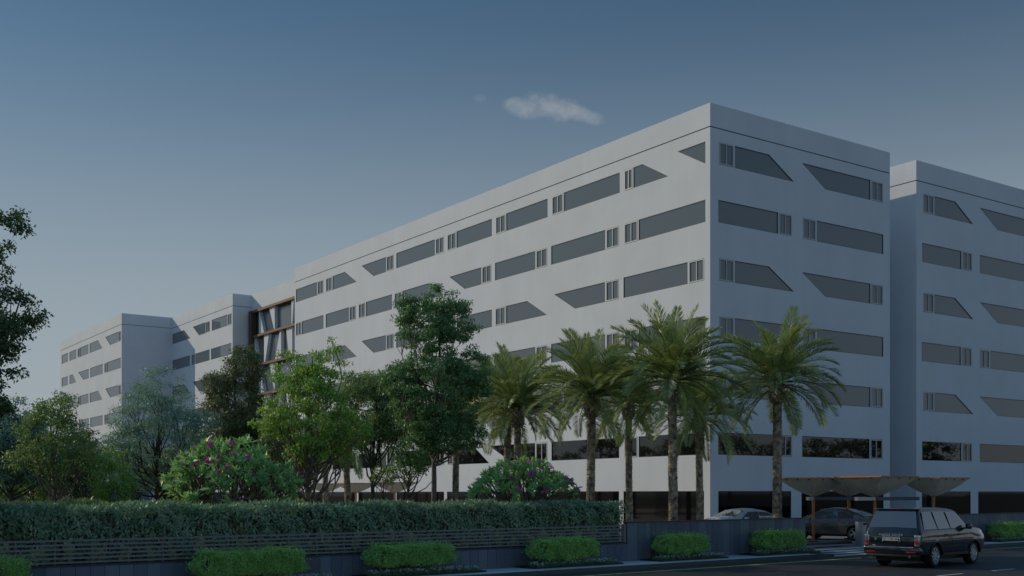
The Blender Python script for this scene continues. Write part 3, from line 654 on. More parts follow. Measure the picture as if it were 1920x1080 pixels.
# ---- palms: every frond is an object of its own, sharing twelve meshes
def frond_mesh(elev, curve, seed, L=2.75):
    rng = rng_for(seed); ns = 14; b = MB(); pts = []; p = np.array([0, 0, 0.]); dirs = []
    for i in range(ns+1):
        e = radians(elev-curve*(i/ns)**1.3); d = np.array([cos(e), 0, sin(e)]); pts.append(p.copy()); dirs.append(d); p = p+d*L/ns
    P = np.array(pts); Dd = np.array(dirs)
    b.tube([tuple(q) for q in P], [.032*(1-.8*i/ns) for i in range(ns+1)], 5, mi=1)
    nl = 66
    for k in range(nl):
        u = .16+.83*k/(nl-1); f = u*ns; i = min(int(f), ns-1); q = P[i]*(1-(f-i))+P[i+1]*(f-i); d = Dd[i]*(1-(f-i))+Dd[i+1]*(f-i)
        nrm = np.array([-d[2], 0, d[0]]); ll = .56*(sin(pi*min(1, (u+.12)*.86))**.7)*rng.uniform(.85, 1.1)+.06
        for s in (-1, 1):
            fw = .62+.5*u+rng.normal()*.06; v = d*fw+np.array([0, s*.85, 0])+nrm*(.42+rng.normal()*.18)+np.array([0, 0, -.04]); v = v/np.linalg.norm(v)
            w = unit(np.cross(v, nrm))*.018; tip = q+v*ll+np.array([0, 0, -.07*ll]); mid = q+v*ll*.45
            b.poly([tuple(q), tuple(mid+w+nrm*.008), tuple(tip), tuple(mid-w)])
    me = b.mesh('frond'); me.materials.append(M['l_palm']); me.materials.append(M['rachis']); return me
FR = {}
for e, c in ((82, 30), (66, 52), (48, 66), (30, 74), (12, 72), (-8, 62), (-32, 48)):
    FR[e] = [frond_mesh(e, c+dc, 100+e+k*7) for k, dc in enumerate((-8, 10))]
def palm_trunk_mesh(H, r, seed):
    rng = rng_for(seed); b = MB(); n = 12
    pts = [(rng.normal()*.015, rng.normal()*.015, -.1+(H+.1)*i/n) for i in range(n+1)]
    b.tube(pts, [r*(1.12 if i == 0 else .92-.10*i/n) for i in range(n+1)], 12)
    rows = int(H/.115); per = 11
    for j in range(rows):
        z = j*.115+.04; rr = r*(.93-.10*z/H)
        for k in range(per):
            a = 2*pi*(k+.5*(j % 2))/per+rng.normal()*.03; ca, sa = cos(a), sin(a); w = rr*.27; o = rr+.030+rng.normal()*.008; h = .085
            tx, ty = -sa*w, ca*w; zz = z+rng.normal()*.01
            A_ = (ca*rr*.97+tx, sa*rr*.97+ty, zz+.02); B_ = (ca*rr*.97-tx, sa*rr*.97-ty, zz+.02); T_ = (ca*o+tx*.5, sa*o+ty*.5, zz+h); T2 = (ca*o-tx*.5, sa*o-ty*.5, zz+h); D_ = (ca*rr*.98, sa*rr*.98, zz-.05); U_ = (ca*rr*.9, sa*rr*.9, zz+h)
            b.poly([A_, T_, T2, B_]); b.poly([A_, B_, D_]); b.poly([T_, U_, T2])
    return b.mesh('trunk')
def palm(label, X, Y, H, r, seed, size=1.0, nf=48):
    rng = rng_for(seed); t = thing('palm_tree', label, 'palm tree', (X, Y, 0), rng.uniform(0, 6.28), 'date palms beside the office building'); t.rotation_euler[0] = rng.normal()*.018; t.rotation_euler[1] = rng.normal()*.018
    tm = palm_trunk_mesh(H, r, seed); link('trunk', tm, t, M['palmb'])
    b = MB()
    for j in range(9):          # ball of cut leaf bases under the crown
        z = H-.35+j*.085; rr = r*(.95+.75*sin(pi*min(1, (j+1)/9)))
        for k in range(11):
            a = 2*pi*(k+.5*(j % 2))/11+rng.normal()*.08; d = Vector((cos(a), sin(a), .55+j*.12)).normalized(); p = Vector((cos(a)*rr*.7, sin(a)*rr*.7, z))
            b.tube([p, p+d*(.13+.02*j)], [.045, .032], 4)
    stuff(b.obj('leaf_base', M['boot'], t))
    plan = [(82, .09), (66, .19), (48, .22), (30, .20), (12, .15), (-8, .09), (-32, .06)]
    ga = 2.39996; i = 0
    for e, f in plan:
        for k in range(max(2, int(round(nf*f)))):
            a = i*ga+rng.normal()*.12; s = size*rng.uniform(.88, 1.08)*(1.0 if e > -20 else .9)
            zz = H+.38+.32*(e+32)/114
            inst('frond', FR[e][int(rng.integers(0, 2))], t, (cos(a)*.10, sin(a)*.10, zz), (rng.normal()*.18, rng.normal()*.07, a), (s, s*rng.choice([-1, 1]), s)); i += 1
    for k in range(3):
        a = rng.uniform(0, 6.28); P = [(0, 0, H+.4)]+[(cos(a)*.45*u, sin(a)*.45*u, H+.4+.55*u-.5*u*u) for u in (.4, .8, 1.2, 1.6)]
        b = MB(); b.tube(P, [.03, .028, .025, .02, .012], 5); 
        if k < 2: b.obj('flower_stalk', M['boot'], t)
    return t
palm('rightmost palm, standing just behind the high wall near the gate', 11.16, 47, 6.45, .21, 51, 1.06, 68)
palm('large palm in front of the bright long facade close to the building corner', 6.57, 45.5, 6.4, .205, 52, 1.10, 70)
palm('palm with a full crown just right of the smaller frangipani', 3.35, 48, 5.95, .20, 53, 1.07, 66)
palm('right-hand one of the pair of palms standing close together', .26, 54, 5.85, .19, 54, 1.05, 60)
palm('left-hand one of the pair of palms standing close together', -.44, 57, 6.45, .19, 55, 1.05, 60)
palm('slim palm at the right end of the hedge, its crown behind larger crowns', 6.31, 60, 6.6, .20, 56, 1.05, 60)
palm('palm at the building corner, its lower crown drooping over the shaded wall', 9.62, 57, 5.7, .20, 57, 1.08, 62)
palm('palm whose head is hidden behind the tallest dark tree', -3.17, 62, 6.1, .20, 58, 1.03, 56)
palm('palm trunk behind the bright yellow-green tree, head lost in foliage', -9.33, 64, 4.6, .20, 59, .95, 36)
palm('farthest palm trunk at the left of the small umbrella canopies', -12.0, 72, 4.9, .20, 60, .95, 36)

# ---- hedge
def hedge(label, x0, x1, y0, y1, z1, seed, n, L, m, parent_rot=TS, zb=0., cat='hedge'):
    rng = rng_for(seed); t = thing('hedge', label, cat, (0, 0, 0), parent_rot)
    nf = int(n*.55); nt_ = int(n*.38); nb = n-nf-nt_
    xs = rng.uniform(x0, x1, n); ys = np.empty(n); zs = np.empty(n)
    bump = lambda x, z: .10*np.sin(x*2.1+z*3)+.07*np.sin(x*5.3+1.3*z+1)+.05*np.sin(x*11+z*7)
    zs[:nf] = zb+(z1-zb)*rng.uniform(0, 1, nf); ys[:nf] = y0+bump(xs[:nf], zs[:nf])+np.abs(rng.normal(size=nf))*.06
    top = lambda x, y: z1+.05*np.sin(x*1.7)+.05*np.sin(x*4.1+y*2)
    ys[nf:nf+nt_] = rng.uniform(y0, y1, nt_); zs[nf:nf+nt_] = top(xs[nf:nf+nt_], ys[nf:nf+nt_])-np.abs(rng.normal(size=nt_))*.08
    ys[nf+nt_:] = y1-np.abs(rng.normal(size=nb))*.1; zs[nf+nt_:] = zb+(z1-zb)*rng.uniform(0, 1, nb)
    P = np.stack([xs, ys, zs], 1)
    # sprigs: leaves gathered on a number of shoots
    D = rng.normal(size=(n, 3))*.55; D[:nf, 1] -= .22; D[:nf, 2] -= .55; D[nf:nf+nt_, 2] += .55; D[nf+nt_:, 1] += .7
    ph = np.sin(xs*7.3+zs*9.1)*np.cos(xs*3.1-zs*5.7); D[:, 0] += ph*.6
    fc = np.zeros((n, 3)); fc[:nf, 1] = -1; fc[:nf, 2] = .45; fc[nf:nf+nt_, 2] = 1; fc[nf:nf+nt_, 1] = -.35; fc[nf+nt_:, 1] = 1
    Q = leaf_quads(rng, P, D, L, .34, .6, fc, .45)
    b = MB(); b.box(x0+.15, x1-.15, y0+.22, y1-.2, zb, z1-.16); b.obj('twigs', M['barkd'], t)
    stuff(link('foliage', np_quads('foliage', Q), t, m))
    return t
hedge('long dark clipped hedge running behind the slatted fence', -2, 29.5, 28.72, 30.3, 1.93, 61, 64000, .145, M['l_hedge'])
hedge('second hedge row further back at the left, seen over the front hedge', -6, 20, 35.0, 36.2, 1.96, 62, 22000, .16, M['l_mid'])

# ---- pale ground plants behind the fence foot
def plant_mesh(seed):
    rng = rng_for(seed); n = 26; D = rng.normal(size=(n, 3)); D[:, 2] = np.abs(D[:, 2])+.4
    P = rng.normal(size=(n, 3))*.05; P[:, 2] = np.abs(P[:, 2])+.02*np.arange(n)/3
    P *= 1.6; me = np_quads('pale_plant', leaf_quads(rng, P, D, .21, .5, .5, np.tile([-.6, -.8, .5], (n, 1)), .5)); me.materials.append(M['l_pale']); return me
pmesh = [plant_mesh(70+i) for i in range(4)]
for i in range(30):
    o = inst('pale_plant', pmesh[i % 4], None, street(7.9+i*.69+rnd.uniform(-.12, .12), 28.2, .50), (0, 0, rnd.uniform(0, 6)), (1, 1, rnd.uniform(.7, 1.3)))
    tag(o, 'small pale variegated plant peeping through the foot of the slatted fence', 'plant', 'pale plants at the fence foot')
b = MB(); b.box(-2, 28.9, 28.1, 28.75, -.02, .52); o = struct(b.obj('raised_soil', M['soil'])); o.rotation_euler = (0, 0, TS)

# ---- clipped lime shrubs in their flower beds along the pavement
def clipped(label, x0, x1, z0, z1, seed, y=27.28, dy=.42, n=9000):
    rng = rng_for(seed); t = thing('clipped_shrub', label, 'shrub', street((x0+x1)/2, y, PZ), TS, 'clipped lime green shrubs on the pavement')
    hx = (x1-x0)/2; H = z1-PZ; zb = z0-PZ
    ax_ = rng.choice(3, n, p=[.14, .46, .40]); q = rng.uniform(-1, 1, (n, 3)); sg = np.where(rng.uniform(size=n) < .5, -1., 1.); sg[(ax_ == 1) & (rng.uniform(size=n) < .6)] = -1; sg[(ax_ == 2) & (rng.uniform(size=n) < .7)] = 1
    q[np.arange(n), ax_] = sg
    u = np.zeros((n, 3)); u[np.arange(n), ax_] = sg; u = unit(u+q*.35)
    p = q/((np.abs(q)**5).sum(1)**.2)[:, None]         # box surface rounded to a soft superellipsoid
    r = 1-np.abs(rng.normal(size=n))*.055
    bx = 1+.08*np.sin(p[:, 0]*5+seed)+.06*np.sin(p[:, 2]*4+p[:, 0]*11)+.05*np.sin(p[:, 0]*23+p[:, 1]*9+seed)
    P = np.stack([p[:, 0]*hx*r*bx*.95, p[:, 1]*dy*r*bx, (zb+H)/2+p[:, 2]*(H-zb)/2*r*bx*.97], 1)
    D = u*.35+rng.normal(size=(n, 3))*.6; D[:, 2] += .4
    so_ = rng.uniform(size=n) < .05; P[so_] *= rng.uniform(1.02, 1.16, so_.sum())[:, None]
    Q = leaf_quads(rng, P, D, .066, .5, .5, u+np.array([0, 0, .3]), .5)
    b = MB()
    for k in range(max(6, int(hx*8))):
        x = rng.uniform(-hx*.85, hx*.85); yy = rng.uniform(-.2, .2); b.tube([(x, yy, 0), (x+rng.normal()*.05, yy+rng.normal()*.05, zb+.25)], [.018, .010], 5)
    for k in range(10): 
        x = rng.uniform(-hx*.8, hx*.8); b.tube([(x, 0, zb*.8), (x+rng.normal()*.2, rng.normal()*.2, H*.85)], [.01, .005], 4)
    b.obj('stem', M['bark'], t)
    stuff(link('foliage', np_quads('foliage', Q), t, M['l_lime']))
def bed(label, x0, x1, seed, y=27.28, dy=.50):
    rng = rng_for(seed); t = thing('flower_bed', label, 'flower bed', street((x0+x1)/2, y, PZ), TS, 'flower beds along the pavement'); hx = (x1-x0)/2
    b = MB()
    for (a, c, d, e) in ((-hx, hx, -dy, -dy+.05), (-hx, hx, dy-.05, dy), (-hx, -hx+.05, -dy+.05, dy-.05), (hx-.05, hx, -dy+.05, dy-.05)): b.box(a, c, d, e, -.01, .055)
    b.obj('edging', M['edging'], t)
    b = MB(); b.box(-hx+.05, hx-.05, -dy+.05, dy-.05, -.01, .03); b.obj('soil', M['soil'], t)
    n = int(hx*2*900); xs = rng.uniform(-hx*.93, hx*.90, n); ys = rng.uniform(-dy*.9, dy*.2, n); P = np.stack([xs, ys, .03+rng.uniform(0, .13, n)*(1+.3*np.sin(xs*5))], 1)
    D = rng.normal(size=(n, 3)); D[:, 2] = np.abs(D[:, 2])+.3
    stuff(link('leaves', np_quads('leaves', leaf_quads(rng, P, D, .055, .5, .5)), t, M['l_cov']))
    m = int(hx*2*75); pp = []
    for k in range(m):
        cc = np.array([rng.uniform(-hx*.93, hx*.88), rng.uniform(-dy*.95, dy*.1), rng.uniform(.13, .21)]); nn = unit(np.array([0, -.8, .6])+rng.normal(size=3)*.5); u = unit(np.cross(nn, rng.normal(size=3))); w = np.cross(nn, u)
        for a in range(4): 
            an = a*pi/2; dd = u*cos(an)+w*sin(an); ss = -u*sin(an)+w*cos(an); pp.append([cc, cc+dd*.018+ss*.014, cc+dd*.03, cc+dd*.018-ss*.014])
    stuff(link('flowers', np_quads('flowers', np.array(pp)), t, M['wflower']))
SH = [(5.4, 8.17, 'leftmost lime shrub, cut by the lower left corner'), (12.23, 15.5, 'longest lime shrub, second from the left, below the slatted fence'), (17.56, 20.6, 'third lime shrub from the left, with bare pale stems showing at its foot'),
      (23.74, 26.6, 'lime shrub in front of the low wall near the end of the fence'), (29.64, 32.2, 'lime shrub against the left half of the high wall'), (35.24, 38.05, 'lime shrub against the high wall nearest the gate'), (54.4, 57.3, 'small far lime shrub right of the black car')]
BD = ['leftmost flower bed, below the frame corner', 'flower bed under the longest lime shrub', 'flower bed under the shrub with bare stems', 'flower bed of white blooms under the shrub at the end of the fence', 'flower bed of white blooms at the left half of the high wall', 'flower bed of white blooms nearest the gate', 'flower bed under the far shrub right of the black car']
for i, (x0, x1, lab) in enumerate(SH):
    clipped(lab, x0, x1, .10 if i != 2 else .16, .76, 80+i, n=int(4600*(x1-x0)))
    bed(BD[i], x0-.3, x1+.85, 90+i)

# ------------------------------------------------------------------ umbrella canopies
def canopy(label, X, Y, side, rim, tip, seed, group, rot=TB, post=True):
    t = thing('umbrella_canopy', label, 'canopy', (X, Y, 0), rot, group); h = side/2
    b = MB(); n = 10
    # four taut panels, slightly concave towards the mast
    ring = []
    for k in range(4*n):
        e = k//n; f = (k % n)/n; c = [(-h, -h), (h, -h), (h, h), (-h, h)]; a, d = c[e], c[(e+1) % 4]; ring.append((a[0]+(d[0]-a[0])*f, a[1]+(d[1]-a[1])*f))
    lev = [(1, rim), (.72, tip+(rim-tip)*.62), (.45, tip+(rim-tip)*.32), (.22, tip+(rim-tip)*.12), (.07, tip)]
    V = [[(x*s+0, y*s, z-((.03*(1-abs(((k % n)/n)-.5)*2)+.011*(-1)**k) if 0 < i < 4 else 0)) for k, (x, y) in enumerate(ring)] for i, (s, z) in enumerate(lev)]
    for i in range(len(lev)-1):
        for k in range(4*n):
            b.poly([V[i][k], V[i][(k+1) % (4*n)], V[i+1][(k+1) % (4*n)], V[i+1][k]])
    me = b.mesh('fabric'); bm = bmesh.new(); bm.from_mesh(me); bmesh.ops.remove_doubles(bm, verts=bm.verts, dist=1e-4); bm.to_mesh(me); bm.free()
    me.polygons.foreach_set('use_smooth', [True]*len(me.polygons)); me.set_sharp_from_angle(angle=radians(12)); link('fabric', me, t, M['fabric'])
    b = MB()
    for (x0, x1, y0, y1) in ((-h-.04, h+.04, -h-.04, -h+.04), (-h-.04, h+.04, h-.04, h+.04), (-h-.04, -h+.04, -h+.04, h-.04), (h-.04, h+.04, -h+.04, h-.04)): b.box(x0, x1, y0, y1, rim, rim+.06)
    b.obj('rim', M['rust'], t)
    for k in range(4):
        a, d = [(-h, -h), (h, -h), (h, h), (-h, h)][k], 1; b = MB(); b.tube([(a[0]*.07, a[1]*.07, tip-.01), (a[0]*.97, a[1]*.97, rim-.02)], .018, 6); b.obj('rib', M['frame'], t)
    for e in range(4):                                   # small clips under the rim
        b = MB()
        for f in (.2, .5, .8):
            c = [(-h, -h), (h, -h), (h, h), (-h, h)]; a, d = c[e], c[(e+1) % 4]; x = a[0]+(d[0]-a[0])*f; y = a[1]+(d[1]-a[1])*f; b.box(x*.97-.03, x*.97+.03, y*.97-.03, y*.97+.03, rim-.07, rim-.005)
        b.obj('clip', M['frame'], t)
    if post:
        b = MB(); b.tube([(0, 0, -.03), (0, 0, tip+.02)], .075, 14); b.obj('post', M['rust'], t, 60)
        b = MB(); b.box(-.16, .16, -.16, .16, -.03, .02); b.obj('base_plate', M['frame'], t)
    return t
g = 'umbrella canopies over the entrance gate'
ca = canopy('left gate canopy with orange post beside the palm', 14.45, 53.5, 2.3, 2.99, 2.16, 1, g)
cb = canopy('front and largest gate canopy, in the middle', 16.9, 52.0, 2.72, 3.03, 2.16, 2, g)
cc = canopy('right gate canopy above the black car', 20.2, 53.5, 2.3, 2.99, 2.16, 3, g)
cd = canopy('rear gate canopy partly hidden behind the front one', 17.2, 57, 2.3, 2.97, 2.16, 4, g)
# tie beams, parts of the canopies they spring from
def beam(t, x0, x1, z0=1.97, z1=2.13, w=.09, y=0, m='boom'):
    b = MB(); b.box(x0, x1, y-w, y+w, z0, z1); b.obj('beam', M[m], t)
beam(ca, -.42, 0-.08, m='white'); beam(ca, .08, 2.9, m='boom'); beam(cb, -1.35, -.08, m='white'); beam(cb, .08, 3.3, m='boom')  # sunlit left ends put into the colour as white, the rest grey
g = 'small umbrella canopies along the long facade'
for i, (bb, lab) in enumerate([(31.1, 'nearest small umbrella canopy by the long facade, right of the other two'), (37.9, 'middle one of the three small umbrella canopies by the long facade'), (43.9, 'left one of the three small umbrella canopies by the long facade')]):
    p = build(-4, bb); canopy(lab, p.x, p.y, 2.5, 3.12, 2.35, 10+i, g)
for i, (X, lab) in enumerate([(-37.3, 'farthest left small canopy below the third wing'), (-33.3, 'small canopy between two others below the third wing'), (-30.5, 'small canopy below the second wing, glimpsed between trunks')]):
    canopy(lab, X, 105, 2.6, 3.2, 2.5, 20+i, g)

# boom barrier
t = thing('boom_barrier', 'grey boom barrier with red marks lowered across the gate', 'barrier', (0, 0, 0), TS)
b = MB(); b.box(43.42, 43.76, 27.75, 28.1, -.08, 1.18); link('cabinet', bev(b.mesh('cabinet'), .02, 2), t, M['steel'])
b = MB(); b.box(43.80, 43.92, 27.8, 28.05, -.08, 1.22); b.obj('side_plate', M['boom'], t)
b = MB(); b.box(39.45, 43.85, 27.66, 27.74, 1.06, 1.20); link('boom_arm', bev(b.mesh('boom_arm'), .012, 1), t, M['boom'])
for k in range(5):
    b = MB(); b.box(39.85+k*.8, 40.03+k*.8, 27.652, 27.658, 1.10, 1.15); b.obj('red_mark', M['red'], t)
b = MB(); b.tube([(43.6, 27.9, .95), (43.6, 27.64, .95)], .05, 10); b.obj('pivot', M['frame'], t)
# small grey box on the wall behind the right palm
t = thing('service_box', 'small pale box above the high wall beside the rightmost palm', 'box', street(40.4, 30.4, 0), TS)
b = MB(); b.box(-.45, .45, -.2, .2, 0, 1.25); link('cabinet', bev(b.mesh('cabinet'), .02, 1), t, M['steel']); b = MB(); b.box(-.5, .5, -.25, .25, 1.25, 1.30); b.obj('lid', M['white'], t)
# beige screen wall and far railings at the left
t = thing('garden_wall', 'beige rendered wall at the far left behind the garden trees', 'wall', (-34.6, 82, 0), 0)
b = MB(); b.box(-.3, 4.3, 0, .25, -.1, 2.78); b.obj('wall', M['beige'], t); b = MB(); b.box(-.35, 8.0, -.05, .3, 2.78, 2.88); b.obj('coping', M['frame'], t); b = MB(); b.box(4.3, 7.9, .02, .25, -.1, 2.78); b.obj('wall', M['boom'], t)
t = thing('railing', 'thin grey railing at the far left edge, left of the beige wall', 'railing', (-42, 80, 0), 0)
for k in range(26): 
    b = MB(); b.box(-6+k*.5, -5.96+k*.5, 0, .04, -.1, 2.5); b.obj('bar', M['steel'], t)
for z in (.4, 2.46): b = MB(); b.box(-6, 7.2, -.02, .06, z, z+.07); b.obj('rail', M['steel'], t)

# ------------------------------------------------------------------ cars
CM = dict(tyre=mat('tyre', (.018, .018, .019), .8, bump=.2, bscale=60), rim=mat('alloy', (.75, .78, .80), .25, metal=.55), dark=mat('black_plastic', (.012, .012, .013), .5),
          chrome=mat('chrome', (.72, .74, .78), .12, metal=1.), redl=mat('red_lens', (.5, .01, .015), .15, coat=1), clear=mat('clear_lens', (.45, .47, .50), .1, metal=.6, coat=1), amber=mat('amber_lens', (.55, .20, .03), .2, coat=1),
          glass=mat('car_glass', (.17, .21, .26), .04, metal=.55, coat=.5), plate=mat('plate_white', (.72, .74, .76), .5), ink=mat('plate_ink', (.02, .02, .03), .5), skin=mat('seat', (.02, .02, .02), .8))
def lerp_curve(keys):
    xs = [k[0] for k in keys]; ys = [k[1] for k in keys]
    return lambda x: float(np.interp(x, xs, ys))
def smooth_curve(keys, n=6):
    xs = np.array([k[0] for k in keys]); ys = np.array([k[1] for k in keys]); g = np.linspace(xs[0], xs[-1], 400); v = np.interp(g, xs, ys)
    ker = np.hanning(n*2+1); ker /= ker.sum(); pad = np.pad(v, n, mode='edge'); v2 = np.convolve(pad, ker, 'valid')
    return lambda x: float(np.interp(x, g, v2))
def wheel_mesh(R, w, rr):
    b = MB(); prof = [(-w/2, rr), (-w/2, R*.93), (-w/2*.8, R*.985), (-w*.25, R), (w*.25, R), (w/2*.8, R*.985), (w/2, R*.93), (w/2, rr)]; n = 36
    for i in range(len(prof)-1):
        for k in range(n):
            a, c = 2*pi*k/n, 2*pi*(k+1)/n; (y0, r0), (y1, r1) = prof[i], prof[i+1]
            b.poly([(r0*cos(a), y0, r0*sin(a)), (r0*cos(c), y0, r0*sin(c)), (r1*cos(c), y1, r1*sin(c)), (r1*cos(a), y1, r1*sin(a))])
    me = b.mesh('wheel'); bm = bmesh.new(); bm.from_mesh(me); bmesh.ops.remove_doubles(bm, verts=bm.verts, dist=1e-5); bm.to_mesh(me); bm.free()
    me.polygons.foreach_set('use_smooth', [True]*len(me.polygons)); me.set_sharp_from_angle(angle=radians(40)); return me
def rim_mesh(rr, w, sp, out):
    b = MB(); n = 36; y = out*w*.5*.92
    ring = [(rr*1.01, y), (rr*.93, y+out*.008), (rr*.88, y-out*.03), (rr*.88, -out*w*.3)]
    for i in range(3):
        for k in range(n):
            a, c = 2*pi*k/n, 2*pi*(k+1)/n; (r0, y0), (r1, y1) = ring[i], ring[i+1]
            b.poly([(r0*cos(a), y0, r0*sin(a)), (r0*cos(c), y0, r0*sin(c)), (r1*cos(c), y1, r1*sin(c)), (r1*cos(a), y1, r1*sin(a))])
    yy = out*w*.30
    b.poly([(rr*.88*cos(2*pi*k/n), out*w*.10, rr*.88*sin(2*pi*k/n)) for k in range(n)], 1)
    for k in range(sp):
        a = 2*pi*k/sp; Mx = Matrix.Rotation(-a, 4, 'Y')
        lo, hi = sorted((yy-out*.02, yy+out*.035)); P = [(.03, -.035), (.03, .035), (rr*.9, .022), (rr*.9, -.022)]
        for yk in (lo, hi): b.poly([tuple(Mx @ Vector((x, yk, z))) for x, z in P])
        for q in range(4):
            p, r = P[q], P[(q+1) % 4]; b.poly([tuple(Mx @ Vector((p[0], lo, p[1]))), tuple(Mx @ Vector((r[0], lo, r[1]))), tuple(Mx @ Vector((r[0], hi, r[1]))), tuple(Mx @ Vector((p[0], hi, p[1])))])
    b.tube([(0, out*w*.1, 0), (0, yy+out*.045, 0)], .06, 12)
    me = b.mesh('rim'); me.materials.append(CM['rim']); me.materials.append(CM['dark']); return me
class Car:
    """x runs from the rear bumper (0) to the nose (L); y to the left; z up"""
    def __init__(c, name, label, cat, loc, heading, paint, L, Wd, ztop, belt, zb, xs, wheels, R, tumble, wfun, spokes=10, tyw=.26):
        c.t = thing(name, label, cat, loc, heading); c.L = L; c.W = Wd; c.ztop = ztop; c.belt = belt; c.tumble = tumble; c.wfun = wfun
        bm = bmesh.new(); rings = []
        for x in xs:
            w = wfun(x)*Wd/2; zt = ztop(x); zB = min(belt(x), zt-.05); z0 = zb(x)
            low = [(0, z0), (w*.86, z0), (w*.955, z0+.05), (w*.985, z0+(zB-z0)*.25), (w*1.0, z0+(zB-z0)*.55), (w*.995, z0+(zB-z0)*.80), (w*.975, z0+(zB-z0)*.93), (w*.95, zB)]
            h = zt-zB; yr = w*.95-tumble*h; rc = min(.10, h*.5)
            up = [(w*.95+(yr-w*.95)*k, zB+(h-rc)*k) for k in (.33, .66, 1.0)]
            up += [(yr-rc*.30, zt-rc*.32), (yr-rc*.9, zt-rc*.06), (yr*.6, zt+.012), (yr*.3, zt+.022), (0, zt+.026)]
            sec = low+up
            full = [(y, z) for y, z in sec]+[(-y, z) for y, z in reversed(sec[1:-1])]
            rings.append([bm.verts.new((x, y, z)) for y, z in full])
        n = len(rings[0])
        for i in range(len(rings)-1):
            for k in range(n): bm.faces.new((rings[i][k], rings[i][(k+1) % n], rings[i+1][(k+1) % n], rings[i+1][k]))
        bm.faces.new(rings[0]); bm.faces.new(list(reversed(rings[-1])))
        bmesh.ops.recalc_face_normals(bm, faces=bm.faces)
        me = bpy.data.meshes.new('body'); bm.to_mesh(me); bm.free(); body = link('body', me, c.t, paint)
        # wheel arches
        cut = MB()
        for wx in wheels:
            for s in (-1, 1): cut.tube([(wx, s*(Wd/2-.36), R), (wx, s*(Wd/2+.2), R)], R*1.13, 40)
        cm = fixn(cut.mesh('cut')); co = bpy.data.objects.new('cut', cm); COL.objects.link(co); co.parent = c.t
        md = body.modifiers.new('b', 'BOOLEAN'); md.object = co; md.operation = 'DIFFERENCE'; md.solver = 'EXACT'
        bpy.context.view_layer.update(); dg = bpy.context.evaluated_depsgraph_get()
        nm = bpy.data.meshes.new_from_object(body.evaluated_get(dg)); body.modifiers.clear(); body.data = nm; bpy.data.objects.remove(co)
        nm.polygons.foreach_set('use_smooth', [True]*len(nm.polygons)); nm.set_sharp_from_angle(angle=radians(32))
        c.body = body
        wm = wheel_mesh(R, tyw, R*.72); wm.materials.append(CM['tyre']); rm = {s: rim_mesh(R*.74, tyw, spokes, s) for s in (-1, 1)}
        for wx in wheels:
            for s in (-1, 1):
                wo = inst('wheel', wm, c.t, (wx, s*(Wd/2-tyw/2-.03), R)); inst('rim', rm[s], wo, rot=(0, rnd.uniform(0, 1), 0))
        # dark liners and underbody
        b = MB(); b.box(.3, L-.35, -Wd/2+.32, Wd/2-.32, R*.55, R*1.2); b.obj('underbody', CM['dark'], c.t)
    def ys(c, x, z):
        w = c.wfun(x)*c.W/2; zt = c.ztop(x); zB = min(c.belt(x), zt-.05)
        return w*.95-c.tumble*max(0, z-zB) if z >= zB else w*(.95+.05*min(1, (zB-z)/.25))
    def side_panel(c, name, quad, m, off=.008, sides=(-1, 1), nx=7, nz=5, parent=None):
        """quad = bottom rear, bottom front, top front, top rear in (x,z), laid on the side surface"""
        for s in sides:
            b = MB(); G = []
            for j in range(nz):
                v = j/(nz-1); row = []
                for i in range(nx):
                    u = i/(nx-1); x = (quad[0][0]*(1-u)+quad[1][0]*u)*(1-v)+(quad[3][0]*(1-u)+quad[2][0]*u)*v; z = (quad[0][1]*(1-u)+quad[1][1]*u)*(1-v)+(quad[3][1]*(1-u)+quad[2][1]*u)*v
                    row.append((x, s*(c.ys(x, z)+off), z))
                G.append(row)
            for j in range(nz-1):
                for i in range(nx-1): b.poly([G[j][i], G[j][i+1], G[j+1][i+1], G[j+1][i]])
            b.obj(name, m, parent or c.t, 50)
    def top_panel(c, name, x0, x1, m, f0=.86, f1=.86, off=.012, n=9):
        """panel lying on the centre line surface between two stations (screens)"""
        b = MB(); G = []
        for i in range(n):
            u = i/(n-1); x = x0+(x1-x0)*u; zt = c.ztop(x); zB = min(c.belt(x), zt-.05); yr = c.wfun(x)*c.W/2*.95-c.tumble*(zt-zB)
            f = f0+(f1-f0)*u; dz = c.ztop(x+.02)-c.ztop(x-.02); nn = Vector((-dz, 0, .04)).normalized()*off
            row = []
            for k in range(7):
                y = yr*f*(-1+2*k/6); zz = zt+.026*(1-min(1, abs(y)/max(yr, .01)))-(0 if abs(y) < yr*.6 else .0); row.append((x+nn.x, y, zz+nn.z))
            G.append(row)
        for i in range(n-1):
            for k in range(6): b.poly([G[i][k], G[i][k+1], G[i+1][k+1], G[i+1][k]])
        b.obj(name, m, c.t, 50)
    def part(c, name, m, fn, parent=None, bevel=0, smooth=None):
        b = MB(); fn(b); me = b.mesh(name, smooth)
        if bevel: bev(me, bevel, 2)
        return link(name, me, parent or c.t, m)
def text_mesh(s, size, m, parent, loc, rot, name='lettering', spacing=1.0, depth=.003):
    cu = bpy.data.curves.new('t', 'FONT'); cu.body = s; cu.size = size; cu.align_x = 'CENTER'; cu.align_y = 'CENTER'; cu.extrude = depth; cu.space_character = spacing; cu.offset = size*.012
    o = bpy.data.objects.new('t', cu); COL.objects.link(o); bpy.context.view_layer.update()
    me = bpy.data.meshes.new_from_object(o.evaluated_get(bpy.context.evaluated_depsgraph_get())); bpy.data.objects.remove(o)
    me.materials.clear(); q = link(name, me, parent, m); q.location = loc; q.rotation_euler = rot; return q
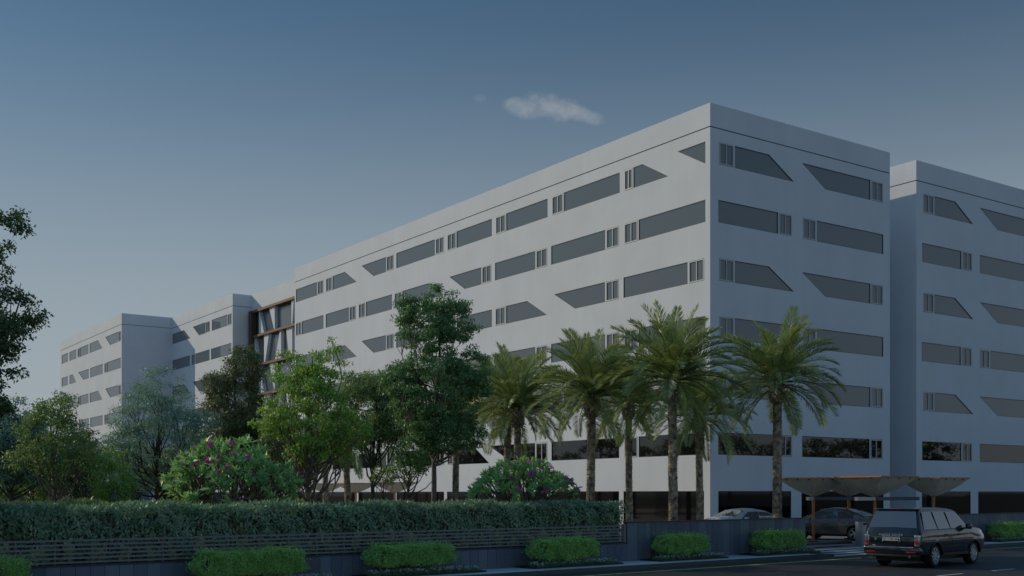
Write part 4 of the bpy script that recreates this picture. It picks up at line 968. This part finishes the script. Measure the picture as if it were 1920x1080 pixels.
# --- the black off-road car on the road
hd = radians(44)
paint = mat('dark_blue_black_paint', (.012, .018, .030), .18, metal=.3, coat=1.0, spec=.6)
sL, sW = 5.1, 2.03
zt = smooth_curve([(0, .98), (.05, 1.16), (.08, 1.22), (.30, 1.86), (.42, 1.91), (1.4, 1.945), (2.5, 1.93), (2.98, 1.87), (3.72, 1.30), (4.2, 1.27), (4.75, 1.22), (5.0, 1.14), (5.1, .95)], 2)
bl_ = smooth_curve([(0, 1.17), (3.8, 1.22), (5.1, 1.0)], 4)
zb_ = smooth_curve([(0, .50), (.25, .40), (.6, .36), (4.6, .36), (5.1, .46)], 4)
wf = smooth_curve([(0, .95), (.08, .985), (.5, 1.0), (4.6, 1.0), (4.95, .96), (5.1, .88)], 3)
xs = sorted(set([0, .03, .06, .10, .15, .2, .26, .32, .38, .46, .55, .7]+[round(.9+.15*i, 2) for i in range(26)]+[4.72, 4.85, 4.95, 5.03, 5.1]))
P0 = Vector((13.75, 37.6)); hx_, hy_ = cos(hd), sin(hd)
# rear right corner sits at P0: shift by half a width to the left
loc = (P0.x-hy_*sW/2+.0, P0.y+hx_*sW/2, RZ)
c = Car('off_road_car', 'black off-road car seen from behind, driving on the road past the gate', 'car', loc, hd, paint, sL, sW, zt, bl_, zb_, xs, (1.13, 4.08), .385, .26, wf, 9, .27)
g_ = CM['glass']; c.t.scale = (1.03, 1.03, 1.05)
c.side_panel('side_window', [(.36, 1.25), (1.28, 1.25), (1.12, 1.82), (.46, 1.82)], g_)
c.side_panel('side_window', [(1.38, 1.25), (2.22, 1.25), (2.04, 1.83), (1.22, 1.83)], g_)
c.side_panel('side_window', [(2.34, 1.25), (3.44, 1.29), (2.80, 1.80), (2.16, 1.82)], g_)
c.side_panel('window_trim', [(.48, 1.235), (3.55, 1.245), (3.52, 1.262), (.48, 1.25)], CM['dark'], .012)
c.top_panel('rear_window', .105, .32, g_, .90, .90)
c.top_panel('windscreen', 3.02, 3.74, g_, .92, .92)
def fb(x0, x1, y0, y1, z0, z1): return lambda b: b.box(x0, x1, y0, y1, z0, z1)
c.part('brake_light', CM['redl'], fb(.30, .325, -.25, .25, 1.905, 1.935), bevel=.006)
c.part('roof_spoiler', paint, fb(.20, .60, -.74, .74, 1.895, 1.925), bevel=.015)
c.part('tailgate_seam', CM['dark'], fb(-.006, .03, -.83, .83, 1.035, 1.045))
c.part('tailgate', paint, fb(-.02, .05, -.80, .80, .70, 1.03), bevel=.015)
c.part('bumper', paint, fb(-.09, .30, -.985, .985, .44, .69), bevel=.05)
c.part('bumper_skid', CM['dark'], fb(-.06, .25, -.90, .90, .36, .45), bevel=.02)
c.part('chrome_strip', CM['chrome'], fb(-.105, -.08, -.80, .80, .655, .69), bevel=.006)
for s in (-1, 1):
    c.part('reflector', CM['redl'], fb(-.1, -.085, min(s*.55, s*.86), max(s*.55, s*.86), .50, .54), bevel=.004)
    tl = c.part('tail_lamp', CM['clear'], fb(-.03, .20, min(s*.80, s*.975), max(s*.80, s*.975), .72, 1.08), bevel=.02)
    c.part('lens', CM['redl'], lambda b: b.tube([(-.042, s*.885, .83), (-.028, s*.885, .83)], .062, 16), tl)
    c.part('lens', CM['clear'], lambda b: b.tube([(-.042, s*.885, .98), (-.028, s*.885, .98)], .06, 16), tl)
    c.part('side_lens', CM['amber'], fb(.10, .19, min(s*.972, s*.982), max(s*.972, s*.982), .80, 1.05), tl)
    c.part('exhaust', CM['chrome'], lambda b: b.tube([(-.08, s*.66, .38), (.15, s*.66, .38)], .045, 14))
    mr = c.part('mirror', paint, fb(3.28, 3.42, min(s*1.02, s*1.22), max(s*1.02, s*1.22), 1.22, 1.40), bevel=.03)
    c.part('mirror_arm', CM['dark'], fb(3.30, 3.36, min(s*.9, s*1.03), max(s*.9, s*1.03), 1.22, 1.27), mr)
    for hx in (1.75, 2.72): c.part('door_handle', CM['dark'], fb(hx, hx+.22, min(s*1.0, s*1.03), max(s*1.0, s*1.03), 1.04, 1.08), bevel=.008)
    for k in range(4): c.part('side_vent', CM['chrome'], fb(3.55, 3.62, min(s*1.0, s*1.02), max(s*1.0, s*1.02), .88+k*.05, .905+k*.05))
    for x in (1.38, 2.30, 3.30): c.side_panel('door_seam', [(x, .45), (x+.012, .45), (x+.012, 1.23), (x, 1.23)], CM['dark'], .004, (s,), 2, 8)
    c.side_panel('sill', [(1.65, .37), (3.55, .37), (3.55, .47), (1.65, .47)], CM['dark'], .012, (s,))
    for wx in (1.13, 4.08):
        def arch(b, wx=wx, s=s):
            n = 18
            for k in range(n):
                a, d = pi*k/n, pi*(k+1)/n; r0, r1 = .385*1.12, .385*1.12+.045; yo = s*(sW/2+.018); yi = s*(sW/2-.06)
                A_ = [(wx+r*cos(q), yo, .385+r*sin(q)) for r, q in ((r0, a), (r0, d), (r1, d), (r1, a))]; b.poly(A_)
                b.poly([(wx+r0*cos(a), yo, .385+r0*sin(a)), (wx+r0*cos(d), yo, .385+r0*sin(d)), (wx+r0*cos(d), yi, .385+r0*sin(d)), (wx+r0*cos(a), yi, .385+r0*sin(a))])
                b.poly([(wx+r1*cos(a), yo, .385+r1*sin(a)), (wx+r1*cos(d), yo, .385+r1*sin(d)), (wx+r1*cos(d), yi, .385+r1*sin(d)), (wx+r1*cos(a), yi, .385+r1*sin(a))])
        c.part('wheel_arch', paint, arch)
pl_ = c.part('number_plate', CM['plate'], fb(-.047, -.035, -.25, .25, .885, .985))
c.part('plate_surround', CM['chrome'], lambda b: (b.box(-.052, -.022, -.32, .32, 1.0, 1.04), b.box(-.052, -.022, -.32, -.26, .84, 1.0), b.box(-.052, -.022, .26, .32, .84, 1.0)), bevel=.006)
R3_ = (radians(90), 0, radians(-90))
text_mesh('DL 13 MM 3020', .078, CM['ink'], c.t, (-.049, 0, .935), R3_)
text_mesh('RANGE ROVER', .10, CM['rim'], c.t, (-.028, .02, 1.075), R3_, spacing=1.35)
c.part('badge', mat('green_badge', (.10, .28, .16), .3), lambda b: b.tube([(-.03, .57, .94), (-.018, .57, .94)], .045, 20))
c.part('badge_rim', CM['chrome'], lambda b: b.tube([(-.026, .57, .94), (-.016, .57, .94)], .056, 20))
c.part('rear_wiper', CM['dark'], lambda b: b.tube([(.10, 0, 1.24), (.135, -.35, 1.27)], .01, 5))
# --- grey coupe under the gate canopies
hd2 = TB+radians(90+14)
pg = mat('graphite_paint', (.15, .155, .165), .28, metal=.5, coat=1.)
zt2 = smooth_curve([(0, .92), (.12, 1.05), (.5, 1.16), (1.0, 1.36), (1.7, 1.56), (2.4, 1.60), (3.0, 1.50), (3.75, 1.12), (4.4, 1.02), (4.75, .88), (4.9, .66)], 8)
bl2 = smooth_curve([(0, .98), (1.2, 1.08), (3.7, 1.02), (4.9, .8)], 5); zb2 = smooth_curve([(0, .42), (.4, .28), (4.3, .26), (4.9, .36)], 4); wf2 = smooth_curve([(0, .82), (.25, .95), (.9, 1.0), (4.0, .98), (4.6, .88), (4.9, .66)], 7)
xs2 = sorted(set([0, .05, .1, .18]+[round(.28+.14*i, 2) for i in range(32)]+[4.8, 4.86, 4.9]))
c2 = Car('coupe_car', 'dark grey coupe waiting under the gate canopies behind the barrier', 'car', (18.1, 54.6, -.03), hd2, pg, 4.9, 1.95, zt2, bl2, zb2, xs2, (1.0, 3.85), .365, .50, wf2, 5, .25)
c2.side_panel('side_window', [(1.05, 1.13), (3.40, 1.09), (2.85, 1.42), (1.55, 1.43)], CM['glass']); c2.top_panel('rear_window', .55, 1.35, CM['glass'], .85, .85); c2.top_panel('windscreen', 3.0, 3.6, CM['glass'], .9, .9)
c2.side_panel('door_seam', [(1.9, .4), (1.912, .4), (1.912, 1.1), (1.9, 1.1)], CM['dark'], .004, nx=2)
for s in (-1, 1):
    c2.part('tail_lamp', CM['redl'], fb(-.01, .2, min(s*.55, s*.86), max(s*.55, s*.86), .80, .92), bevel=.02)
    c2.part('mirror', pg, fb(3.15, 3.32, min(s*.95, s*1.10), max(s*.95, s*1.10), 1.05, 1.18), bevel=.03)
    c2.part('door_handle', CM['chrome'], fb(2.0, 2.2, min(s*.975, s*1.0), max(s*.975, s*1.0), .90, .93))
# --- white saloon behind the high wall
hd3 = TS+pi-radians(6)
pw = mat('white_car_paint', (.66, .68, .72), .25, coat=1.)
zt3 = smooth_curve([(0, 1.0), (.15, 1.10), (.55, 1.16), (.9, 1.22), (1.6, 1.50), (2.3, 1.60), (2.9, 1.55), (3.75, 1.20), (4.4, 1.08), (4.9, .92), (5.05, .70)], 8)
c3 = Car('saloon_car', 'white saloon car parked behind the high wall between the palm trunks', 'car', (13.2, 55.4, -.03), hd3, pw, 5.05, 1.95, zt3, bl2, zb2, sorted(set([0, .05, .1, .18]+[round(.28+.14*i, 2) for i in range(33)]+[4.95, 5.0, 5.05])), (1.05, 4.0), .36, .50, wf2, 7, .25)
c3.side_panel('side_window', [(1.0, 1.12), (2.15, 1.10), (2.10, 1.46), (1.55, 1.40)], CM['glass']); c3.side_panel('side_window', [(2.22, 1.10), (3.45, 1.10), (2.85, 1.44), (2.17, 1.46)], CM['glass'])
c3.top_panel('rear_window', .85, 1.5, CM['glass'], .85, .85); c3.top_panel('windscreen', 3.0, 3.65, CM['glass'], .9, .9)
for s in (-1, 1):
    c3.part('tail_lamp', CM['redl'], fb(-.012, .45, min(s*.62, s*.93), max(s*.62, s*.93), .86, 1.0), bevel=.03)
    c3.part('mirror', pw, fb(3.15, 3.32, min(s*.95, s*1.12), max(s*.95, s*1.12), 1.08, 1.21), bevel=.03)

# ------------------------------------------------------------------ trees across the road and beside the plot (seen mirrored in the glass)
def cheap_tree_meshes(seed, H):
    rng = rng_for(seed); lobes = [(0, 0, H*.62, H*.26, H*.26, H*.30), (H*.14, 0, H*.5, H*.16, H*.16, H*.15), (-H*.12, H*.1, H*.7, H*.16, H*.16, H*.16)]
    Q, C = crown_mesh(rng, lobes, 95, 34, H*.075, H*.035, .55)
    tr = MB(); tr.tube([(0, 0, -.3), (.1, 0, H*.3), (0, .1, H*.75)], [.2, .15, .05], 7)
    for j in range(12): tr.tube(limb_path(rng, (.05, 0, H*(.28+.03*j)), C[j*5], .2), [.07, .06, .05, .04, .03, .02, .015], 5, cap=False)
    a = np_quads('crown', Q); a.materials.append(M['l_olive']); b_ = tr.mesh('trunk'); b_.materials.append(M['bark']); return a, b_
CT = [cheap_tree_meshes(200+i, 8.5) for i in range(3)]
for i in range(20):
    s = -22+i*5.2; y = -6-rnd.uniform(0, 12); p = street(s, y-18, 0)
    t = thing('roadside_tree', 'tree on the far side of the road, behind the camera, mirrored in the windows', 'tree', p, rnd.uniform(0, 6), 'trees across the road'); a, b_ = CT[i % 3]; k = rnd.uniform(.75, 1.1); t.scale = (k, k, k)
    stuff(inst('crown', a, t)); inst('trunk', b_, t)
for i in range(22):
    p = Vector((-50-rnd.uniform(0, 14)-i*.9, 62+i*4.6, 0))
    t = thing('roadside_tree', 'tree beyond the left edge of the garden, mirrored in the long facade', 'tree', p, rnd.uniform(0, 6), 'trees left of the garden'); a, b_ = CT[i % 3]; k = rnd.uniform(1.0, 1.4); t.scale = (k, k, k)
    stuff(inst('crown', a, t)); inst('trunk', b_, t)
# a few more garden trees just outside the left edge of the view, continuing the row
for i, (x, y, k) in enumerate([(-19.5, 24, 1.1), (-24, 30, 1.2), (-17.5, 18.5, 1.0), (-27, 38, 1.15)]):
    t = thing('garden_tree', 'garden tree outside the left edge of the view', 'tree', (x, y, 0), rnd.uniform(0, 6), 'garden trees outside the view'); a, b_ = CT[i % 3]; t.scale = (k, k, k)
    stuff(inst('crown', a, t)); inst('trunk', b_, t)
for i in range(16):
    p = Vector((74+rnd.uniform(0, 14), 14+i*4.3, 0))
    t = thing('roadside_tree', 'tree beyond the right edge of the view, mirrored in the shaded facade', 'tree', p, rnd.uniform(0, 6), 'trees right of the office'); a, b_ = CT[i % 3]; k = rnd.uniform(.95, 1.35); t.scale = (k, k, k)
    stuff(inst('crown', a, t)); inst('trunk', b_, t)
